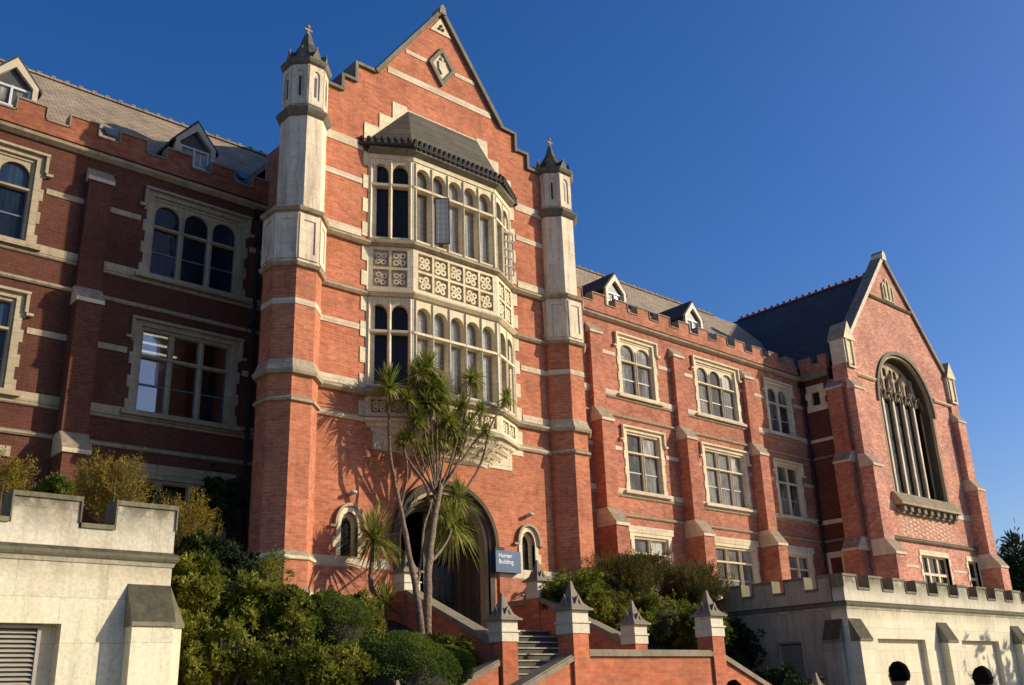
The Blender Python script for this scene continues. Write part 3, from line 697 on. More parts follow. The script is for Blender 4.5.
# ---- octagonal turrets
def octo(c, ap):
    r = ap / math.cos(math.pi / 8); return [(c[0] + r * math.cos(R(22.5 + 45 * k)), c[1] + r * math.sin(R(22.5 + 45 * k))) for k in range(8)]
def oct_cw(c, ap): return octo(c, ap)
def frus(m, c, levels, capb=True):
    k0 = None; vs = []; fs = []
    for z, ap in levels: vs += [(x, y, z) for x, y in octo(c, max(ap, .001))]
    for i in range(len(levels) - 1):
        for t in range(8): fs.append((i * 8 + t, i * 8 + (t + 1) % 8, (i + 1) * 8 + (t + 1) % 8, (i + 1) * 8 + t))
    fs += [tuple(range(7, -1, -1)), tuple((len(levels) - 1) * 8 + t for t in range(8))]
    m.add(vs, fs)
def turret(cx, cy=.14, label='', du=0, k=1.0, dl=0):
    a = .72 - dl; cy = -.58 + a; cx += dl * .8; c = (cx, cy); ux = cx - .02 + du; uy = -.58 + .63 * k + .02; m = MB(); frus(m, c, [(3.0, a + .06), (5.3, a + .06)]); frus(m, c, [(5.3, a), (12.45, a)]); t = m.build('turret', 'brick_orange', B); t['label'] = label
    for lv, mt, nm in (([(4.46, a + .07), (4.46, a + .11), (4.56, a + .11), (4.64, a + .061)], 'stone', 'base_moulding'),
                       ([(5.24, a + .061), (5.26, a + .1), (5.34, a + .09), (5.46, a + .001)], 'stone', 'plinth_moulding'),
                       ([(8.93, a + .001), (8.95, a + .07), (9.01, a + .08), (9.08, a + .001)], 'stone_string', 'string_course'),
                       ([(9.6, a + .001), (9.62, a + .1), (9.69, a + .13), (9.73, a + .13), (9.75, a + .1)], 'stone_string', 'string_course'),
                       ([(9.751, a + .09), (10.0, a + .002)], 'stone_pale', 'stone_band'),
                       ([(11.42, a + .015), (11.57, a + .015)], 'stone_band', 'stone_band'),
                       ([(12.40, a + .002), (12.42, a + .08), (12.5, a + .13), (12.53, a + .08)], 'stone_string', 'string_course'),
                       ([(12.531, a + .05), (13.9, a + .05)], 'stone_pale', 'panel_stage'),
                       ([(13.901, a + .05), (13.93, a + .12), (14.0, a + .16), (14.04, a + .14), (14.16, a - .06)], 'stone_string', 'string_course'),
                       ([(14.0, a - .09), (16.84, a - .09)], 'stone_pale', 'shaft'),
                       ([(16.8, a - .089), (16.86, a - .02), (16.96, a + .06), (17.01, a + .05), (17.14, a - .1)], 'stone_dark', 'string_course'),
                       ([(17.1, a - .12), (18.42, a - .12)], 'stone_pale', 'lantern'),
                       ([(18.42, a - .119), (18.48, a - .04), (18.56, a + .01), (18.6, a - .0), (18.66, a - .12)], 'stone_dark', 'cornice'),
                       ([(18.6, a - .14), (19.0, .36), (19.35, .17), (19.74, .06)], 'stone_dark', 'spire')):
        up_ = lv[0][0] > 13.95; m = MB(); frus(m, (ux, uy) if up_ else c, [(z_, (q_ + (dl if up_ else 0)) * (k if up_ else 1)) for z_, q_ in lv]); m.build(nm, mt, t)
    # sunk panels and slits; small gables round the spire
    pn = MB(); A_ = .72
    for kk in range(8):
        M = Matrix.Translation((cx, cy, 0)) @ Matrix.Rotation(R(45 * kk), 4, 'Z')   # local -y = outward of face kk
        d = a + .05; fr = MB(M)
        fr.plate(rect(-.28, .28, 12.62, 13.85), [rect(-.17, .17, 12.78, 13.7)], -d - .03, -d - .0005); fr.build('panel_frame', 'stone_pale', t)
        M = Matrix.Translation((ux, uy, 0)) @ Matrix.Rotation(R(45 * kk), 4, 'Z'); d = (A_ - .12) * k; fr = MB(M); f_ = k
        fr.plate(rect(-.24 * k, .24 * k, 17.18, 18.4), [arch(-.12 * k, .12 * k, 17.35, 18.1, 18.25, 4)], -d - .03, -d - .0005); fr.build('niche', 'stone_pale', t)
        pn.box(-.03, .03, -d - .012, -d - .0006, 17.45, 18.05, M)
        gb = MB(M); gb.prism([(-.19 * k, 18.6), (.19 * k, 18.6), (.0, 19.0)], -d - .02, -d + .22, 'y'); gb.box(-.022, .022, -d - .01, -d + .03, 18.97, 19.05); gb.build('gablet', 'stone_dark', t)
    pn.build('slit', 'frame_dark', t)
    f = MB(Matrix.Translation((0, 0, -.12))); cx, cy = ux, uy; f.tube([(cx, cy, 19.84), (cx, cy, 20.1)], .035, 6); f.box(cx - .1, cx + .1, cy - .025, cy + .025, 20.03, 20.08); f.ball((cx, cy, 20.17), .06, 8, 6); f.ball((cx - .1, cy, 20.055), .036, 8, 6); f.ball((cx + .1, cy, 20.055), .036, 8, 6); f.ball((cx, cy, 19.9), .08, 8, 5, (1, 1, .5)); f.build('finial', 'stone_string', t)
turret(.31, .14, 'left octagonal turret of brick below and pale stone above', .10, .90, .045); turret(9.87, .14, 'right octagonal turret casting a shadow on the gable wall')

# ---- door arch and small lancets
m = MB(); y = -.03
out = arch(3.46, 6.78, 3.1, 6.05, 7.58, 10, 1.05)
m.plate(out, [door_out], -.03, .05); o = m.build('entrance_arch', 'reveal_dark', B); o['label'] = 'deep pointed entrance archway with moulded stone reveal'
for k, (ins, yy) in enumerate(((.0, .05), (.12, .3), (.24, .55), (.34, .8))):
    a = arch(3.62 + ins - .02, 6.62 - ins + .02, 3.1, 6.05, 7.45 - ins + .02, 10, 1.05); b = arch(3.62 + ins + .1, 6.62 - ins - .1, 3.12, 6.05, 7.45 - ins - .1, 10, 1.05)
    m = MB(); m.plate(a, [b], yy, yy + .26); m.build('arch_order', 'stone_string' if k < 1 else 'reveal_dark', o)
hm = MB(); pth = [(p[0], p[1]) for p in arch(3.36, 6.88, 6.0, 6.05, 7.68, 10, 1.05)[2:]]
pi = [(p[0], p[1]) for p in arch(3.47, 6.77, 6.0, 6.05, 7.57, 10, 1.05)[2:]]
hm.prism(pth + pi[::-1], -.13, -.031, 'y'); hm.box(6.74, 7.08, -.12, -.03, 5.98, 6.06); hm.box(3.16, 3.5, -.12, -.03, 5.98, 6.06); hm.build('hood_mould', 'reveal_dark', o)
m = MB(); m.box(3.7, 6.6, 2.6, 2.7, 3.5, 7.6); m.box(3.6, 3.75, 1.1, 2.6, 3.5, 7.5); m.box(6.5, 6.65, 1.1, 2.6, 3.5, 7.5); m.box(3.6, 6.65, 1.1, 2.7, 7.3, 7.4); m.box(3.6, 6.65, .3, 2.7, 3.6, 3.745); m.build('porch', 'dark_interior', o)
# right leaf swung half open, left leaf open inwards
for hx, ang, s in ((6.25, 0, -1), (4.0, 78, 1)):
    M = Matrix.Translation((hx, 1.0, 0)) @ Matrix.Rotation(R(ang), 4, 'Z'); d = MB(M); w = 1.12 * s
    for k in range(6):
        xa, xb = w * k / 6, w * (k + .94) / 6; zt_ = 6.1 + .95 * math.sqrt(max(0, 1 - (1 - (k + .5) / 6) ** 2)) if True else 0
        d.box(min(xa, xb), max(xa, xb), 0, .06, 3.75, zt_)
    for z in (4.0, 5.2, 6.0): d.box(min(0, w), max(0, w), -.02, 0, z, z + .12)
    dd = d.build('door', 'timber_door', B); dd['label'] = 'heavy plank door with black iron strap hinge'
    h = MB(M)
    for z in (4.6, 5.75):
        h.tube([(0, -.04, z), (w * .8, -.04, z)], .022, 6)
        for k, (u_, dz) in enumerate(((.3, .16), (.5, .2), (.65, .14), (.3, -.16), (.5, -.2), (.65, -.14))): h.tube([(w * (u_ - .12), -.04, z), (w * u_, -.04, z + dz * .6), (w * (u_ + .06), -.04, z + dz)], .016, 5)
    h.build('hinge', 'iron', dd)
for cx, wl in ((2.13, 'left'), (8.07, 'right')):
    h = arch(cx - .25, cx + .25, 5.5, 6.22, 6.58, 7, 1.1); o1 = arch(cx - .37, cx + .37, 5.48, 6.24, 6.72, 7, 1.1)
    tth = [(cx + .42, 5.5), (cx + .42, 5.75), (cx + .5, 5.75), (cx + .5, 6.0), (cx + .42, 6.0)]
    m = MB(); m.plate(o1, [h], -.03, .1); m.box(cx + .37, cx + .46, -.028, .05, 5.7, 5.95); m.box(cx - .46, cx - .37, -.028, .05, 5.7, 5.95)
    i2 = arch(cx - .18, cx + .18, 5.52, 6.2, 6.48, 7, 1.1); m.plate(arch(cx - .26, cx + .26, 5.49, 6.22, 6.6, 7, 1.1), [i2], .1, .22)
    w = m.build('lancet_window', 'stone', B); w['label'] = 'small arched lancet window to the %s of the door' % wl
    hh = MB(); a = arch(cx - .44, cx + .44, 6.2, 6.24, 6.8, 7, 1.1)[2:]; b = arch(cx - .375, cx + .375, 6.2, 6.24, 6.725, 7, 1.1)[2:]
    hh.prism(a + b[::-1], -.1, -.031, 'y'); hh.box(cx + .38, cx + .56, -.09, -.03, 6.18, 6.24); hh.box(cx - .56, cx - .38, -.09, -.03, 6.18, 6.24); hh.build('hood_mould', 'stone_string', w)
    p = MB(); p.box(cx - .25, cx + .25, .2, .21, 5.5, 6.6); p.build('pane', 'pane_dark', w)
    l = MB(); l.box(cx - .06, cx + .06, -.12, 0, 7.0, 7.06); l.ball((cx, -.17, 7.05), .085, 10, 7, (1.2, .9, .6))
    lo = l.build('wall_lamp', 'lamp_body', None); tag(lo, 'small round wall lamp above the %s lancet window' % wl, 'lamp', 'wall lamps beside the entrance')
# drainpipes
for x, y0 in ((.75, 2.88), (9.55, 2.88), (28.5, 2.85)):
    m = MB(); m.tube([(x, y0, 3.5), (x, y0, 15.3)], .055, 8); m.box(x - .12, x + .12, y0 - .08, y0 + .1, 15.3, 15.55)
    for z in (6, 9, 12, 14.5): m.box(x - .08, x + .08, y0 - .07, y0 + .12, z, z + .06)
    m.build('drainpipe', 'iron', B)

# ---- sign
s = empty('entrance_sign', (7.11, -.1, 5.36), 'blue rectangular sign with white lettering beside the entrance door', 'sign')
m = MB(); m.box(6.66, 7.57, -.22, -.04, 5.37, 5.95); m.build('sign_board', 'sign_blue', s)
m = MB(); m.box(6.8, 6.86, -.04, 0, 5.5, 5.85); m.box(7.4, 7.46, -.04, 0, 5.5, 5.85); m.build('bracket', 'iron', s)
def text_mesh(txt, size, M, name, mat, parent):
    cu = bpy.data.curves.new(name, 'FONT'); cu.body = txt; cu.size = size; cu.extrude = .004; cu.offset = .0012; cu.space_line = .95
    ob = bpy.data.objects.new('tmp', cu); col.objects.link(ob); bpy.context.view_layer.update()
    me = bpy.data.meshes.new_from_object(ob.evaluated_get(bpy.context.evaluated_depsgraph_get())); col.objects.unlink(ob); bpy.data.objects.remove(ob)
    me.transform(M); me.materials.clear(); me.materials.append(MATS[mat]); o = bpy.data.objects.new(name, me); col.objects.link(o); o.parent = parent; o.matrix_parent_inverse = Matrix.Translation(-parent.location); return o
text_mesh('Hunter\nBuilding', .17, Matrix.Translation((6.75, -.225, 5.76)) @ Matrix.Rotation(R(90), 4, 'X'), 'lettering', 'sign_white', s)

# ---- transept
xc = 33.97; x0, x1 = 28.68, 39.3; yt = YT
HB = 2.66
def big_arch(h, za, zb=10.3): return arch(xc - h, xc + h, zb, 14.6, za, 12, 1.15)
gsh = [(x0, 3.0), (x1, 3.0), (x1, 16.6), (38.9, 16.9), (xc, 22.45), (29.05, 16.9), (x0, 16.6)]
sw1 = rect(32.75, 35.4, 5.6, 7.7); sw2 = rect(37.4, 38.5, 5.6, 7.7)
mb = MB(); mb.plate(gsh, [big_arch(HB, 17.28), sw1, sw2], yt, yt + .42); mb.build('transept_gable_wall', 'brick_weathered', B)
# west return wall in shade
wh = []
M_w = Matrix(((0, 1, 0, x0), (-1, 0, 0, 0), (0, 0, 1, 0), (0, 0, 0, 1)))   # local x -> -Y, local y -> +X
mb = MB(M_w); mb.plate(rect(-3.6, -.9 - yt + .001, 3.0, 16.0), [rect(-2.55, -2.05, 14.25, 15.0)], .002, .5); mb.build('transept_side_wall', 'brick_shaded', B)
mb = MB(M_w); mb.plate(toothed(-2.72, -1.82, 14.05, 15.28, .08, .3), [rect(-2.5, -2.08, 14.32, 14.95)], -.05, .15); w = mb.build('window', 'stone', B); w['label'] = 'tiny square stone window high in the shaded inner corner'
mb = MB(M_w); mb.box(-2.6, -2.0, .12, .13, 14.2, 15.1); mb.build('pane', 'pane_dark', w)
mb = MB(M_w); mb.plate(toothed(-2.95, -1.9, 5.5, 7.7, .08, .3), [rect(-2.7, -2.15, 5.6, 7.45)], -.05, .15); w = mb.build('window', 'stone', B)
mb = MB(M_w); mb.box(-2.8, -2.05, .12, .13, 5.5, 7.6); mb.build('pane', 'pane_dark', w)
for z0, z1 in ((12.62, 12.76), (8.92, 9.1)): MB(M_w).box(-3.0, -1.6, -.03, .05, z0, z1).build('stone_band', 'stone_band', B)
m = MB(M_w)
for z, h, d in ((11.92, .1, .1), (8.23, .1, .1), (15.85, .3, .2)): m.prism([(-d, z - h), (-d, z), (.02, z + .07), (.02, z - h)], -2.97, -1.5, 'x', Matrix.Identity(4)) if False else m.box(-2.97, -1.5, -d, .02, z - h, z)
m.build('string_course', 'stone_dark', B)
battlement(1.5, 2.88, 1.3, 1.0, .55, x0 - .1, axis='y', thick=.3, mat='brick')
# roof
m = MB(); m.prism([(28.9, 16.5), (xc, 21.95), (39.05, 16.5), (39.05, 16.3), (xc, 21.7), (28.9, 16.3)], yt + .3, 13.5, 'y'); m.build('roof', 'roof_slate', B)
ridge(yt + .5, 9.5, xc, 21.97, 'y', 'red_ridge', .4)
coping_line([(29.02, 16.92), (xc, 22.5)], .2, yt - .12, yt + .5, 'stone_pale'); coping_line([(38.92, 16.92), (xc, 22.5)], .2, yt - .119, yt + .5, 'coping_stone')
m = MB(); m.prism([(xc - .22, 22.45), (xc + .22, 22.45), (xc + .17, 22.8), (xc, 22.98), (xc - .17, 22.8)], yt - .17, yt + .45, 'y'); m.build('apex_stone', 'stone_pale', B)
string([(29.4, yt), (xc - HB - .2, yt)], 15.6, .12, .14, 'stone'); string([(xc + HB + .2, yt), (38.7, yt)], 15.6, .12, .14, 'stone')
string([(xc - 2.05, yt), (xc + 2.05, yt)], 20.1, .12, .14, 'stone_dark')
string([(29.6, yt), (38.7, yt)], 8.25, .12, .14, 'stone_dark')
band(29.4, xc - HB - .15, 9.62, 9.9, yt, 'stone_band'); band(xc + HB + .15, 38.7, 9.62, 9.9, yt, 'stone_band'); band(29.6, 38.7, 7.0, 7.12, yt, 'stone_band', skip=[(32.4, 35.7), (37.1, 38.9)])
# louvred opening in the gable
m = MB()
for a, zt_ in ((-.36, 21.15), (0, 21.45), (.36, 21.15)): m.plate(arch(xc - .02 + a - .17, xc - .02 + a + .17, 20.2, zt_ - .25, zt_), [arch(xc - .02 + a - .10, xc - .02 + a + .10, 20.25, zt_ - .3, zt_ - .08)], yt - .08, yt - .001)
o = m.build('gable_vent', 'stone', B)
m = MB(); m.box(xc - .48, xc + .44, yt - .012, yt - .002, 20.22, 21.1); m.box(xc - .12, xc + .08, yt - .012, yt - .002, 21.1, 21.4); m.build('louvre', 'frame_dark', o)
# great window
m = MB(); o1 = arch(xc - HB - .18, xc + HB + .18, 14.5, 14.6, 17.48, 12, 1.15)[2:]; i1 = arch(xc - HB - .02, xc + HB + .02, 14.5, 14.6, 17.3, 12, 1.15)[2:]
m.prism(o1 + i1[::-1], yt - .09, yt - .001, 'y'); gw = m.build('great_window', 'stone_dark', B); gw['label'] = 'tall pointed five-light window with stone tracery in the right gable'
for k, (ins, yy, mt) in enumerate(((0, yt + .0, 'stone_string'), (.05, yt + .16, 'reveal_dark'), (.10, yt + .32, 'reveal_dark'), (.15, yt + .44, 'reveal_dark'))):
    m = MB(); m.plate(big_arch(HB - ins + .03, 17.28 - ins + .03, 10.2), [big_arch(HB - ins - .1, 17.28 - ins - .1, 10.35)], yy + .001 * k, yy + .21); m.build('arch_order', mt, gw)
ih = HB - .24; il, ir = xc - ih, xc + ih; mu = .2; lw = (2 * ih - mu * 4) / 5; yy = yt + .44
m = MB(); holes = []
lights = [(il + i * (lw + mu), il + i * (lw + mu) + lw) for i in range(5)]
for a, b in lights: holes.append(arch(a + .03, b - .03, 10.4, 15.0, 15.45, 6, 1.2))
def inside(x, z, mrg=.1):
    t = max(0, (z - 14.6) / (17.28 - .26 - mrg - 14.6)); 
    return t < 1 and abs(x - xc) < (ih - mrg) * math.sqrt(max(0, 1 - t * t)) ** .95
# upper tracery openings
for i, (a, b) in enumerate(lights):
    c = (a + b) / 2
    for dx, zb_, zt_ in ((-.22, 15.6, 16.15), (.22, 15.6, 16.15), (-.2, 16.25, 16.7), (.2, 16.25, 16.7)):
        hh = arch(c + dx - .15, c + dx + .15, zb_, zt_ - .15, zt_, 4, 1.2)
        if all(inside(px_, pz_) for px_, pz_ in hh): holes.append(hh)
m.plate(big_arch(ih + .02, 17.28 - .24, 10.3), holes, yy + .02, yy + .1)
for i in range(4):
    c = lights[i][1] + mu / 2; MB().box(c - .075, c + .075, yy - .05, yy + .019, 10.35, 15.1).build('mullion', 'stone_pale', gw)
    m.tube([(c - .5, yy, 15.1), (c, yy - .08, 15.75), (c + .1, yy - .08, 16.4)], .05, 5); m.tube([(c + .5, yy, 15.1), (c, yy - .08, 15.75), (c - .1, yy - .08, 16.4)], .05, 5)
m.build('tracery', 'stone_string', gw)
m = MB()
for a, b in lights:
    c = (a + b) / 2; pts = arch(a + .02, b - .02, 14.9, 15.0, 15.5, 6, 1.2)[2:]
    m.tube([(p[0], yy - .06, p[1]) for p in pts], .055, 6); m.ball((c, yy - .1, 15.55), .09, 8, 5)
m.build('cusped_head', 'stone_dark', gw)
m = MB(); m.plate(big_arch(ih, 17.28 - .26, 10.32), [], yy + .101, yy + .111); m.build('pane', 'pane_black', gw)
m = MB(); m.prism([(yt - .42, 9.72), (yt - .42, 9.82), (yt - .1, 10.3), (yt + .6, 10.45), (yt + .6, 10.2), (yt, 9.72)], xc - HB - .3, xc + HB + .3, 'x'); m.build('sill', 'stone_string', gw)
m = MB()
for k in range(9): m.box(xc - 2.6 + k * .63, xc - 2.35 + k * .63, yt - .3, yt, 9.45, 9.715)
m.box(xc - HB - .2, xc + HB + .2, yt - .12, yt - .001, 9.38, 9.5); m.build('corbel', 'stone_dark', gw)
# diaper brickwork below the sill
m = MB()
for r_ in range(9):
    for k in range(14):
        if (r_ + k) % 2 == 0: m.box(xc - 2.5 + k * .36, xc - 2.26 + k * .36, yt - .012, yt + .01, 8.42 + r_ * .1, 8.5 + r_ * .1)
m.build('diaper_brickwork', 'stone_band', B)
for a, b, n in ((32.75, 35.4, 3), (37.4, 38.5, 1)):
    m = MB(); m.plate(toothed(a - .1, b + .1, 5.5, 7.85, .1, .3), [rect(a, b, 5.6, 7.62)], yt - .03, yt + .25); w = m.build('window', 'stone', B)
    m = MB(); lw_ = (b - a) / n; m.plate(rect(a, b, 5.6, 7.62), [rect(a + i * lw_ + .07, a + (i + 1) * lw_ - .07, z0_, z1_) for i in range(n) for z0_, z1_ in ((5.7, 6.75), (6.87, 7.55))], yt + .12, yt + .22); m.build('tracery', 'stone', w)
    m = MB(); m.box(a, b, yt + .2, yt + .21, 5.6, 7.6); m.build('pane', 'pane_dark', w)
# corner buttresses and gabled pinnacles
for cx in (28.95, 39.05):
    buttress(cx, .85, [(15.25, .32), (11.65, .62), (7.95, 1.0)], 3.5, yt, 'corner_buttress', mat='brick_weathered' if cx > 30 else 'brick_weathered')
M_b = Matrix(((0, 1, 0, x0), (-1, 0, 0, 0), (0, 0, 1, 0), (0, 0, 0, 1)))
buttress(-1.2, .75, [(15.35, .3), (11.85, .55), (8.1, .85)], 3.5, 0, 'corner_buttress', M=M_b, mat='brick')
for cx in (28.95, 39.05):
    m = MB(); m.box(cx - .42, cx + .42, yt - .15, yt + .55, 15.9, 17.1); o = m.build('pinnacle', 'stone', B); m = MB(); m.box(cx - .425, cx + .425, yt - .12, yt + .6, 15.0, 15.9); m.build('pinnacle_base', 'brick_weathered', o)
    m = MB(); m.prism([(cx - .5, 17.05), (cx + .5, 17.05), (cx, 17.95)], yt - .24, yt + .62, 'y'); m.build('pinnacle_roof', 'stone', o)
    m = MB(); m.plate(arch(cx - .3, cx + .3, 15.7, 17.1, 17.55, 5), [arch(cx - .2, cx + .2, 15.8, 17.05, 17.4, 5)], yt - .21, yt - .151); m.build('niche', 'stone', o)
m = MB(); m.box(39.25, 39.75, yt + .3, 14, 3.0, 16.4); m.build('side_wall', 'brick', B)

# ------------------------------------------------------------------ terraces (battlemented retaining walls)
YP = -5.6
def terrace(name, label, x0, x1, side_x=None):
    t = empty(name, ((max(x0, -12) + min(x1, 30)) / 2, YP, .55), label, 'terrace wall'); return t
tl = terrace('terrace_wall', 'cream stone battlemented terrace wall at the lower left with a louvred vent', -16, -4.66)
m = MB(); lou = rect(-7.7, -6.2, 1.2, 3.36)
m.plate(rect(-16, -4.66, .5, 4.3), [lou], YP, YP + .6); m.box(-5.26, -4.661, YP + .6, 1.5, .5, 4.3); m.box(-16, -5.3, -4.9, 1.5, 4.0, 4.25); m.build('wall', 'stone_render', tl)
m = MB(); m.sweep([(-16, YP), (-4.66, YP), (-4.66, 1.5)], [(-.3, 4.22), (.015, 4.22), (.045, 4.29), (-.3, 4.29)]); m.build('cornice', 'stone_render', tl); m = MB(); m.sweep([(-16, YP), (-4.66, YP), (-4.66, 1.5)], [(-.3, 4.291), (.06, 4.291), (.085, 4.33), (.07, 4.38), (0, 4.44), (-.3, 4.44)]); m.build('cornice', 'parapet_stone', tl)
battlement(-16, -4.66, -5.58, 1.47, .93, YP, 4.44, 4.72, 5.1, 'terrace_parapet', .38, 'parapet', tl, 'parapet_stone', capth=.07, capout=.025)
battlement(YP + .42, 1.5, -4.3, 1.47, .93, -5.04, 4.44, 4.72, 5.1, 'terrace_parapet', .38, 'parapet', tl, 'parapet_stone', 'y', .07, .025)
def pod_butt(tr, cx, w, y, M=None, mat='stone_render', d=.27):
    mm = MB(M or ID); mm.box(cx - w / 2, cx + w / 2, y - d, y - .001, .5, 3.36); o = mm.build('buttress', mat, tr)
    s = MB(M or ID); s.prism([(y - d - .03, 3.33), (y - d - .03, 3.39), (y - .001, 3.95), (y - .001, 3.33)], cx - w / 2 - .02, cx + w / 2 + .02, 'x'); s.build('weathering', 'parapet_stone', o)
pod_butt(tl, -4.99, .62, YP)
M_e = Matrix(((0, -1, 0, -4.66), (1, 0, 0, 0), (0, 0, 1, 0), (0, 0, 0, 1)))   # faces east: local -y -> +x
pod_butt(tl, -5.33, .5, 0, M_e, d=.24)
def louvre(tr, x0_, x1_, z0_, z1_, y, M=None):
    M = M or ID; f = MB(M); f.plate(rect(x0_, x1_, z0_, z1_), [rect(x0_ + .05, x1_ - .05, z0_ + .05, z1_ - .05)], y + .02, y + .12); o = f.build('louvre_vent', 'louvre_metal', tr)
    s = MB(M); z = z0_ + .06
    while z < z1_ - .1: s.add([(x0_ + .05, y + .03, z), (x1_ - .05, y + .03, z), (x1_ - .05, y + .10, z + .045), (x0_ + .05, y + .10, z + .045), (x0_ + .05, y + .03, z - .012), (x1_ - .05, y + .03, z - .012), (x1_ - .05, y + .10, z + .033), (x0_ + .05, y + .10, z + .033)], [(0, 1, 2, 3), (4, 7, 6, 5), (0, 4, 5, 1)]); z += .062
    s.build('slat', 'louvre_metal', o); b = MB(M); b.box(x0_, x1_, y + .13, y + .14, z0_, z1_); b.build('backing', 'louvre_back', o)
louvre(tl, -7.68, -6.42, 1.2, 3.35, YP + .1); m = MB(); m.box(-6.42, -6.2, YP + .24, YP + .25, 1.2, 3.36); m.build('reveal', 'stone_render', tl)

tr_ = terrace('terrace_wall', 'long battlemented cream terrace wall at the lower right with recessed panels and sloped buttresses', 14.94, 46)
pan = [rect(16.4, 19.25, 1.0, 3.42), rect(21.7, 24.45, 1.0, 3.42), rect(27.2, 30.0, 1.0, 3.42), rect(32.8, 35.6, 1.0, 3.42)]
m = MB(); m.plate(rect(14.94, 46, .5, 4.3), pan, YP, YP + .5); m.box(15.0, 46, YP + .16, YP + .48, .9, 3.6); m.box(15.6, 46, YP + .5, 1.6, 4.0, 4.25); m.build('wall', 'stone_render', tr_)
M_w2 = Matrix(((0, 1, 0, 14.94), (-1, 0, 0, 0), (0, 0, 1, 0), (0, 0, 0, 1)))
m = MB(M_w2); m.plate(rect(-3, -YP - .001, .5, 4.3), [rect(3.2, 4.02, 1.0, 3.42)], .002, .5); m.build('side_wall', 'stone_side', tr_)
louvre(tr_, 3.2, 4.02, 1.0, 3.42, .05, M_w2)
m = MB(); m.sweep([(14.94, 3), (14.94, YP), (46, YP)], [(-.3, 4.22), (.015, 4.22), (.045, 4.29), (-.3, 4.29)]); m.build('cornice', 'stone_render', tr_); m = MB(); m.sweep([(14.94, 3), (14.94, YP), (46, YP)], [(-.3, 4.291), (.06, 4.291), (.085, 4.33), (.07, 4.38), (0, 4.44), (-.3, 4.44)]); m.build('cornice', 'parapet_stone', tr_)
battlement(14.94, 46, 16.38, 1.415, .72, YP, 4.44, 4.76, 5.12, 'terrace_parapet', .38, 'parapet', tr_, 'parapet_stone', capth=.07, capout=.025)
battlement(YP + .42, 2.9, -4.35, 1.1, .66, 14.94, 4.44, 4.76, 5.12, 'stone_side', .38, 'parapet', tr_, 'parapet_stone', 'y', .07, .025)
for cx in (15.28, 20.5, 25.95, 31.3, 36.7): pod_butt(tr_, cx, .66, YP)
pod_butt(tr_, 5.15, .5, 0, M_w2, 'stone_side')

# ------------------------------------------------------------------ ground
bpy.ops
def bank_z(x, y):
    P = [(-30, .55), (-8.5, .55), (-6.9, .8), (-6, 1.5), (-4.5, 2.35), (-3, 3.1), (-1.2, 3.9), (0, 4.15), (3, 4.3), (30, 4.3)]
    for (a, za), (b, zb) in zip(P, P[1:]):
        if a <= y <= b:
            z = za + (zb - za) * (y - a) / (b - a); break
    if x > 12 and y < 1: z = max(.6, z - min(1.9, (x - 12) * 1.2) * min(1, (1 - y) / 2))
    return z + .08 * noise.noise(Vector((x * .7, y * .7, 0)))
m = MB(); m.add([(-900, -900, .54), (900, -900, .54), (900, 900, .54), (-900, 900, .54)], [(0, 1, 2, 3)]); g = m.build('ground', 'asphalt', None, recalc=False); tag(g, kind='structure')
def patch(xa, xb, ya, yb, st=.35):
    nx = max(1, int((xb - xa) / st)); ny = max(1, int((yb - ya) / st)); vs = []; fs = []
    for j in range(ny + 1):
        for i in range(nx + 1):
            x = xa + (xb - xa) * i / nx; y = ya + (yb - ya) * j / ny; vs.append((x, y, bank_z(x, y)))
    for j in range(ny):
        for i in range(nx): k = j * (nx + 1) + i; fs.append((k, k + 1, k + nx + 2, k + nx + 1))
    return vs, fs
m = MB()
for a in ((-4.7, -1.3, -9, 3.2), (-1.3, 2.85, -4.2, 3.2), (7.5, 11.6, -4.2, 3.2), (11.6, 15.0, -9, 3.2), (-16, -4.7, -4.9, 3.2)): m.add(*patch(*a))
pb = m.build('planted_bank', 'soil', None, smooth=True); tag(pb, kind='structure')

# ------------------------------------------------------------------ entrance staircase
st = empty('entrance_staircase', (5.15, -5.4, .55), 'double entrance staircase with red brick parapets, stone copings and gableted piers', 'staircase')
m = MB()
for k in range(10): m.box(3.2, 7.1, -4.2 + k * .28, -.0, 2.2 + k * .155, 2.2 + (k + 1) * .155 - .03)
m.box(2.8, 7.5, -6.5, -4.2, .5, 2.17); m.box(3.2, 7.1, -4.2, 0.3, .5, 2.2); m.build('main_flight', 'step_dark', st)
m = MB()
for k in range(10): m.box(3.2, 7.1, -4.24 + k * .28, -4.2 + k * .28 + .30, 2.2 + (k + 1) * .155 - .03, 2.2 + (k + 1) * .155)
m.box(2.8, 7.5, -6.5, -4.2, 2.17, 2.2); m.box(3.2, 7.1, -1.4, .35, 3.72, 3.751); m.build('tread', 'step_stone', st)
for s_, xs in ((-1, 2.8), (1, 7.5)):
    m = MB(); t = MB()
    for k in range(11):
        z = 2.2 - .15 * (k + 1); a = xs + s_ * .355 * k; b = xs + s_ * .355 * (k + 1)
        m.box(min(a, b), max(a, b), -6.45, -4.45, .5, z - .03); t.box(min(a, b) - .03, max(a, b) + .03, -6.45, -4.45, z - .029, z)
    m.build('side_flight', 'step_dark', st); t.build('tread', 'step_stone', st)
def parapet_x(xa, za, xb, zb, y, w=.3):
    """brick parapet wall along x whose sloping stone coping runs from (xa,za) to (xb,zb)"""
    m = MB(); m.prism([(xa, .5), (xb, .5), (xb, zb - .13), (xa, za - .13)], y - w / 2, y + w / 2, 'y'); m.build('parapet_wall', 'brick_red', st)
    c = MB(); c.prism([(xa, za - .129), (xb, zb - .129), (xb, zb - .03), (xa, za - .03)], y - w / 2 - .06, y + w / 2 + .06, 'y'); c.prism([(xa, za - .03), (xb, zb - .03), (xb, zb), (xa, za)], y - w / 2 - .03, y + w / 2 + .03, 'y'); c.build('coping', 'coping_stone', st)
